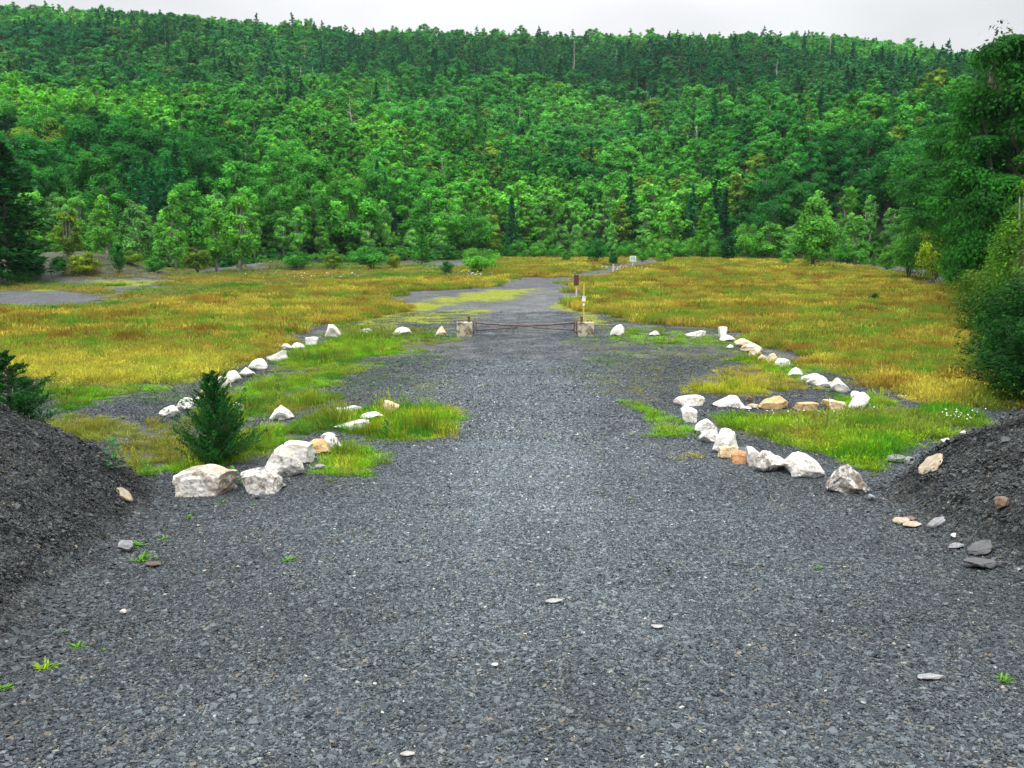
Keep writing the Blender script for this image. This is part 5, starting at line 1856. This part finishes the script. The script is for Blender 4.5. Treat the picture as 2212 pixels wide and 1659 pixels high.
def put_plant(nm, px, py, h, n, ll, lw, tint, lab, seed, full=True, group=None):
    x, y, z = at(px, py, full)
    k = y / F
    st, mb = stem_plant(seed, h * k, n, ll * k, lw * k)
    t = empty(nm, (x, y, z))
    a = st.build('stem', M['leaf'], t)
    b = mb.build('leaf_cluster', M['leaf'], t)
    for o in (a, b):
        o["tint"] = tuple(float(q_) for q_ in tint)
    tag(t, lab, 'plant', group)


G1 = C3(0.06, 0.22, 0.05)
put_plant('milkweed', 246, 1020, 76, 22, 26, 5, C3(0.05, 0.19, 0.07), "upright milkweed-like plant behind the left mound", 91)
put_plant('weed', 318, 1030, 34, 14, 22, 4, G1, "small leafy weed at the tail of the left mound", 92)
put_plant('weed', 412, 1070, 26, 10, 15, 4, C3(0.09, 0.28, 0.03), "bright sprig growing in the hollow of the mottled boulder", 93)
put_plant('weed', 504, 1052, 40, 16, 22, 5, G1, "leafy green weed between the two front left boulders", 94)
put_plant('weed', 553, 972, 40, 16, 20, 4, G1, "dark sprig right of the cedar's foot", 95)
put_plant('weed', 836, 945, 38, 18, 20, 4, C3(0.04, 0.15, 0.04), "dark leafy weed in the bright verge left of the drive", 96)
put_plant('weed', 1785, 930, 90, 12, 10, 2, C3(0.2, 0.22, 0.04), "tall thin seed stalk in the foxtail patch", 97)


def rosette(seed, n, L, w):
    rng = np.random.default_rng(seed)
    mb = MB()
    for i in range(n):
        az = rng.uniform(0, 6.28)
        l_ = L * rng.uniform(0.5, 1.1)
        r0 = rng.uniform(0, 0.6) * L
        o0 = np.array([math.cos(az * 3.1) * r0, math.sin(az * 3.1) * r0, 0.0])
        d = np.array([math.cos(az), math.sin(az), rng.uniform(0.15, 1.1)])
        sd = np.array([-math.sin(az), math.cos(az), 0]) * w
        a, b, c = o0, o0 + d * l_ * 0.55, o0 + d * l_ + [0, 0, -0.25 * l_]
        mb.add([a, b + sd, c, b - sd], np.array([[0, 1, 2, 3]]), 0, rng.uniform(.7, 1.4))
    return mb


for i, (px, py, w, h, lab) in enumerate([
        (296, 1180, 46, 24, "weed clump above the angular grey stone on the left"), (308, 1212, 60, 26, "wide weed clump beside the dark brown flat stone"), (350, 1168, 26, 14, "tiny bright weed on gravel near the left mound's foot"),
        (624, 1213, 40, 12, "flat green weed alone on the left side of the drive"), (480, 1087, 26, 14, "small weed on the gravel before the mottled boulder"), (408, 1122, 30, 12, "little weed on gravel below the biggest mottled boulder"),
        (131, 1368, 26, 30, "upright pale green weed at the lower left of the drive"), (168, 1402, 46, 22, "spread-out weed right of the upright pale one"), (98, 1448, 62, 46, "yellow-green weed cluster at the lower left"),
        (222, 1408, 20, 14, "reddish-tipped small weed right of the spread-out one"), (14, 1490, 50, 40, "bright grassy weed cut by the left frame edge"), (2172, 1475, 50, 26, "green weed at the lower right beside the drive"),
        (1362, 1080, 18, 10, "tiny sprout on the drive's right half"), (1768, 1230, 22, 10, "faint sprout on gravel before the right mound"), (550, 1092, 16, 10, "tiny sprout before the brown-fronted boulder")]):
    x, y, z = at(px, py, True)
    k = y / F
    o = rosette(110 + i, max(9, int(w * .7)), 0.42 * max(w, h) * k, 2.0 * k).build('weed', M['leaf'])
    o.location = (x, y, z + 0.01)
    o["tint"] = (0.12, 0.30, 0.03) if 'yellow' not in lab else (0.2, 0.33, 0.02)
    tag(o, lab, 'weed', 'weeds on the gravel')

# foxtail grass nodding over the right mound, one clump, each stalk a bent stem with a seed head
x, y, z = at(2185, 880, True)
rng = np.random.default_rng(5)
gm, hm = MB(), MB()
for i in range(46):
    az = rng.uniform(0, 6.28)
    H_ = rng.uniform(0.6, 1.45)
    b0 = np.array([rng.normal(0, 0.32), rng.normal(0, 0.2), -0.05])
    s = np.linspace(0, 1, 7)
    out = np.array([math.cos(az) - 0.5, math.sin(az), 0]) * H_ * 0.5
    pth = b0 + out * (s ** 2)[:, None] + np.array([0, 0, 1.0]) * (H_ * (s - 0.32 * s ** 3))[:, None]
    tube(gm, pth, 0.004 * (1.1 - s * 0.7), 4, leaf=1.0, cap=False)
    e = pth[-1]
    d = unit(pth[-1] - pth[-2])
    s2 = np.linspace(0, 1, 6)
    hp = e + d * (0.09 * s2)[:, None] + np.array([0, 0, -1]) * (0.05 * s2 ** 2)[:, None]
    tube(hm, hp, 0.011 * np.sin(np.pi * (0.15 + 0.8 * s2)) + 0.002, 6, leaf=1.3)
n_ = 900
c = np.stack([rng.normal(0, 0.42, n_), rng.normal(0, 0.28, n_), rng.uniform(0, 0.75, n_) ** 1.2], -1)
leaves(gm, c, rng.normal(size=(n_, 3)) * [1, 1, .3], rng.uniform(.05, .16, n_), 0.007, 0, rng.uniform(.6, 1.3, n_), rng, np.stack([rng.normal(-.2, .7, n_), rng.normal(0, .7, n_), np.ones(n_)], -1))
t = empty('foxtail_grass', (x, y + 0.2, z))
a = gm.build('stems', M['grass'], t)
a["tint"] = (0.07, 0.21, 0.02)
b = hm.build('seed_heads', M['grass'], t)
b["tint"] = (0.36, 0.42, 0.10)
tag(t, "tall foxtail grass nodding on the crest of the right mound", 'grass clump')

# wild white flowers in three places: heads on thin stalks
fm = MB()
rng = np.random.default_rng(12)
for (px, py, sx, sy, nn, hh) in ((1030, 597, 40, 3, 40, .5), (2075, 668, 45, 9, 60, .5), (2062, 915, 45, 14, 26, .35), (690, 600, 150, 8, 40, .4), (1320, 585, 120, 12, 36, .4), (1700, 905, 120, 10, 16, .3)):
    for _ in range(nn):
        x, y, z = at(px + rng.normal(0, sx * .5), py + rng.normal(0, sy * .5), True)
        s_ = rng.uniform(.6, 1.1)
        H_ = hh * s_
        r_ = 0.020 * s_ * max(1, y / 40)
        tube(fm, [(x, y, z), (x + rng.normal(0, .03), y, z + H_)], 0.004 * max(1, y / 30), 4, 0, cap=False)
        for _q in range(4):
            leaves(fm, np.array([[x, y, z + H_]]) + rng.normal(0, r_ * .4, (1, 3)), np.array([[0, -.5, 1.0]]) + rng.normal(0, .3, (1, 3)), r_, r_ * .8, 1, 1.0, rng)
o = fm.build('wildflowers', [M['leaf'], M['petal']])
o["tint"] = (0.08, 0.16, 0.03)
tag(o, "scattered white wild flowers in the grass", kind='stuff')

# ------------------------------------------------------------------ air
mb = MB()
lo, hi = np.array([-820., -20., -2.5]), np.array([820., 930., 196.])
box(mb, (lo + hi) / 2, hi - lo)
hz = mb.build('haze', [])
m, nt, out = new_mat("haze_air")
pv = nt.nodes.new("ShaderNodeVolumePrincipled")
pv.inputs["Color"].default_value = (0.66, 0.86, 1.0, 1)
pv.inputs["Density"].default_value = HAZE_DENSITY
pv.inputs["Anisotropy"].default_value = 0.1
nt.links.new(pv.outputs[0], out.inputs["Volume"])
hz.data.materials.append(m)
tag(hz, "thin bluish haze in the air of the valley", kind='stuff')

# ------------------------------------------------------------------ sky and sun
SUN_EL, SUN_AZ = R(58), R(200)      # high, behind the camera and a little to its left
w = bpy.data.worlds.new("World")
SC.world = w
w.use_nodes = True
nt = w.node_tree
nt.nodes.clear()
g = NT(nt)
sky = g.n("ShaderNodeTexSky", sky_type='NISHITA')
sky.sun_disc = False
sky.sun_elevation = SUN_EL
sky.sun_rotation = SUN_AZ
sky.air_density = 1.5
sky.dust_density = 3.0
tc = g.n("ShaderNodeTexCoord").outputs["Generated"]
sx = g.n("ShaderNodeSeparateXYZ")
g.link(tc, sx.inputs[0])
zen = g.math('MAXIMUM', sx.outputs[2], 0.0)
bright = g.math('ADD', g.math('MULTIPLY', g.math('MULTIPLY', zen, zen), 20.0), 4.2)      # overcast: brightest overhead, dull at the horizon
mp = g.n("ShaderNodeMapping")
g.link(tc, mp.inputs["Vector"])
mp.inputs["Scale"].default_value = (1.0, 1.0, 2.6)
cl = g.noise(mp.outputs[0], 2.3, 3, 0.45)
cloud = g.mix(1.0, g.ramp(cl, [(0.32, (0.74, 0.735, 0.745)), (0.62, (1.10, 1.09, 1.11))]), bright, 'MULTIPLY')
c = g.mix(0.93, sky.outputs[0], cloud)
bg = g.n("ShaderNodeBackground")
g.link(c, bg.inputs[0])
bg.inputs[1].default_value = 0.10
ow = g.n("ShaderNodeOutputWorld")
g.link(bg.outputs[0], ow.inputs[0])

sd = bpy.data.lights.new("sun", 'SUN')
sd.energy = 1.5
sd.angle = R(10)
sd.color = (1.0, 0.96, 0.89)
so = bpy.data.objects.new("sun", sd)
COL.objects.link(so)
# the sky's rotation turns clockwise from +Y seen from above
dirv = Vector((math.sin(SUN_AZ) * math.cos(SUN_EL), math.cos(SUN_AZ) * math.cos(SUN_EL), math.sin(SUN_EL)))
so.rotation_euler = dirv.to_track_quat('Z', 'Y').to_euler()
so.location = (0, 0, 60)

SC.view_settings.view_transform = 'Standard'
SC.view_settings.look = 'None'
SC.view_settings.exposure = 0.82
SC.view_settings.gamma = 1.0
SC.cycles.max_bounces = 6
SC.cycles.diffuse_bounces = 3
SC.cycles.transmission_bounces = 3
SC.cycles.volume_bounces = 1
SC.cycles.use_denoising = True
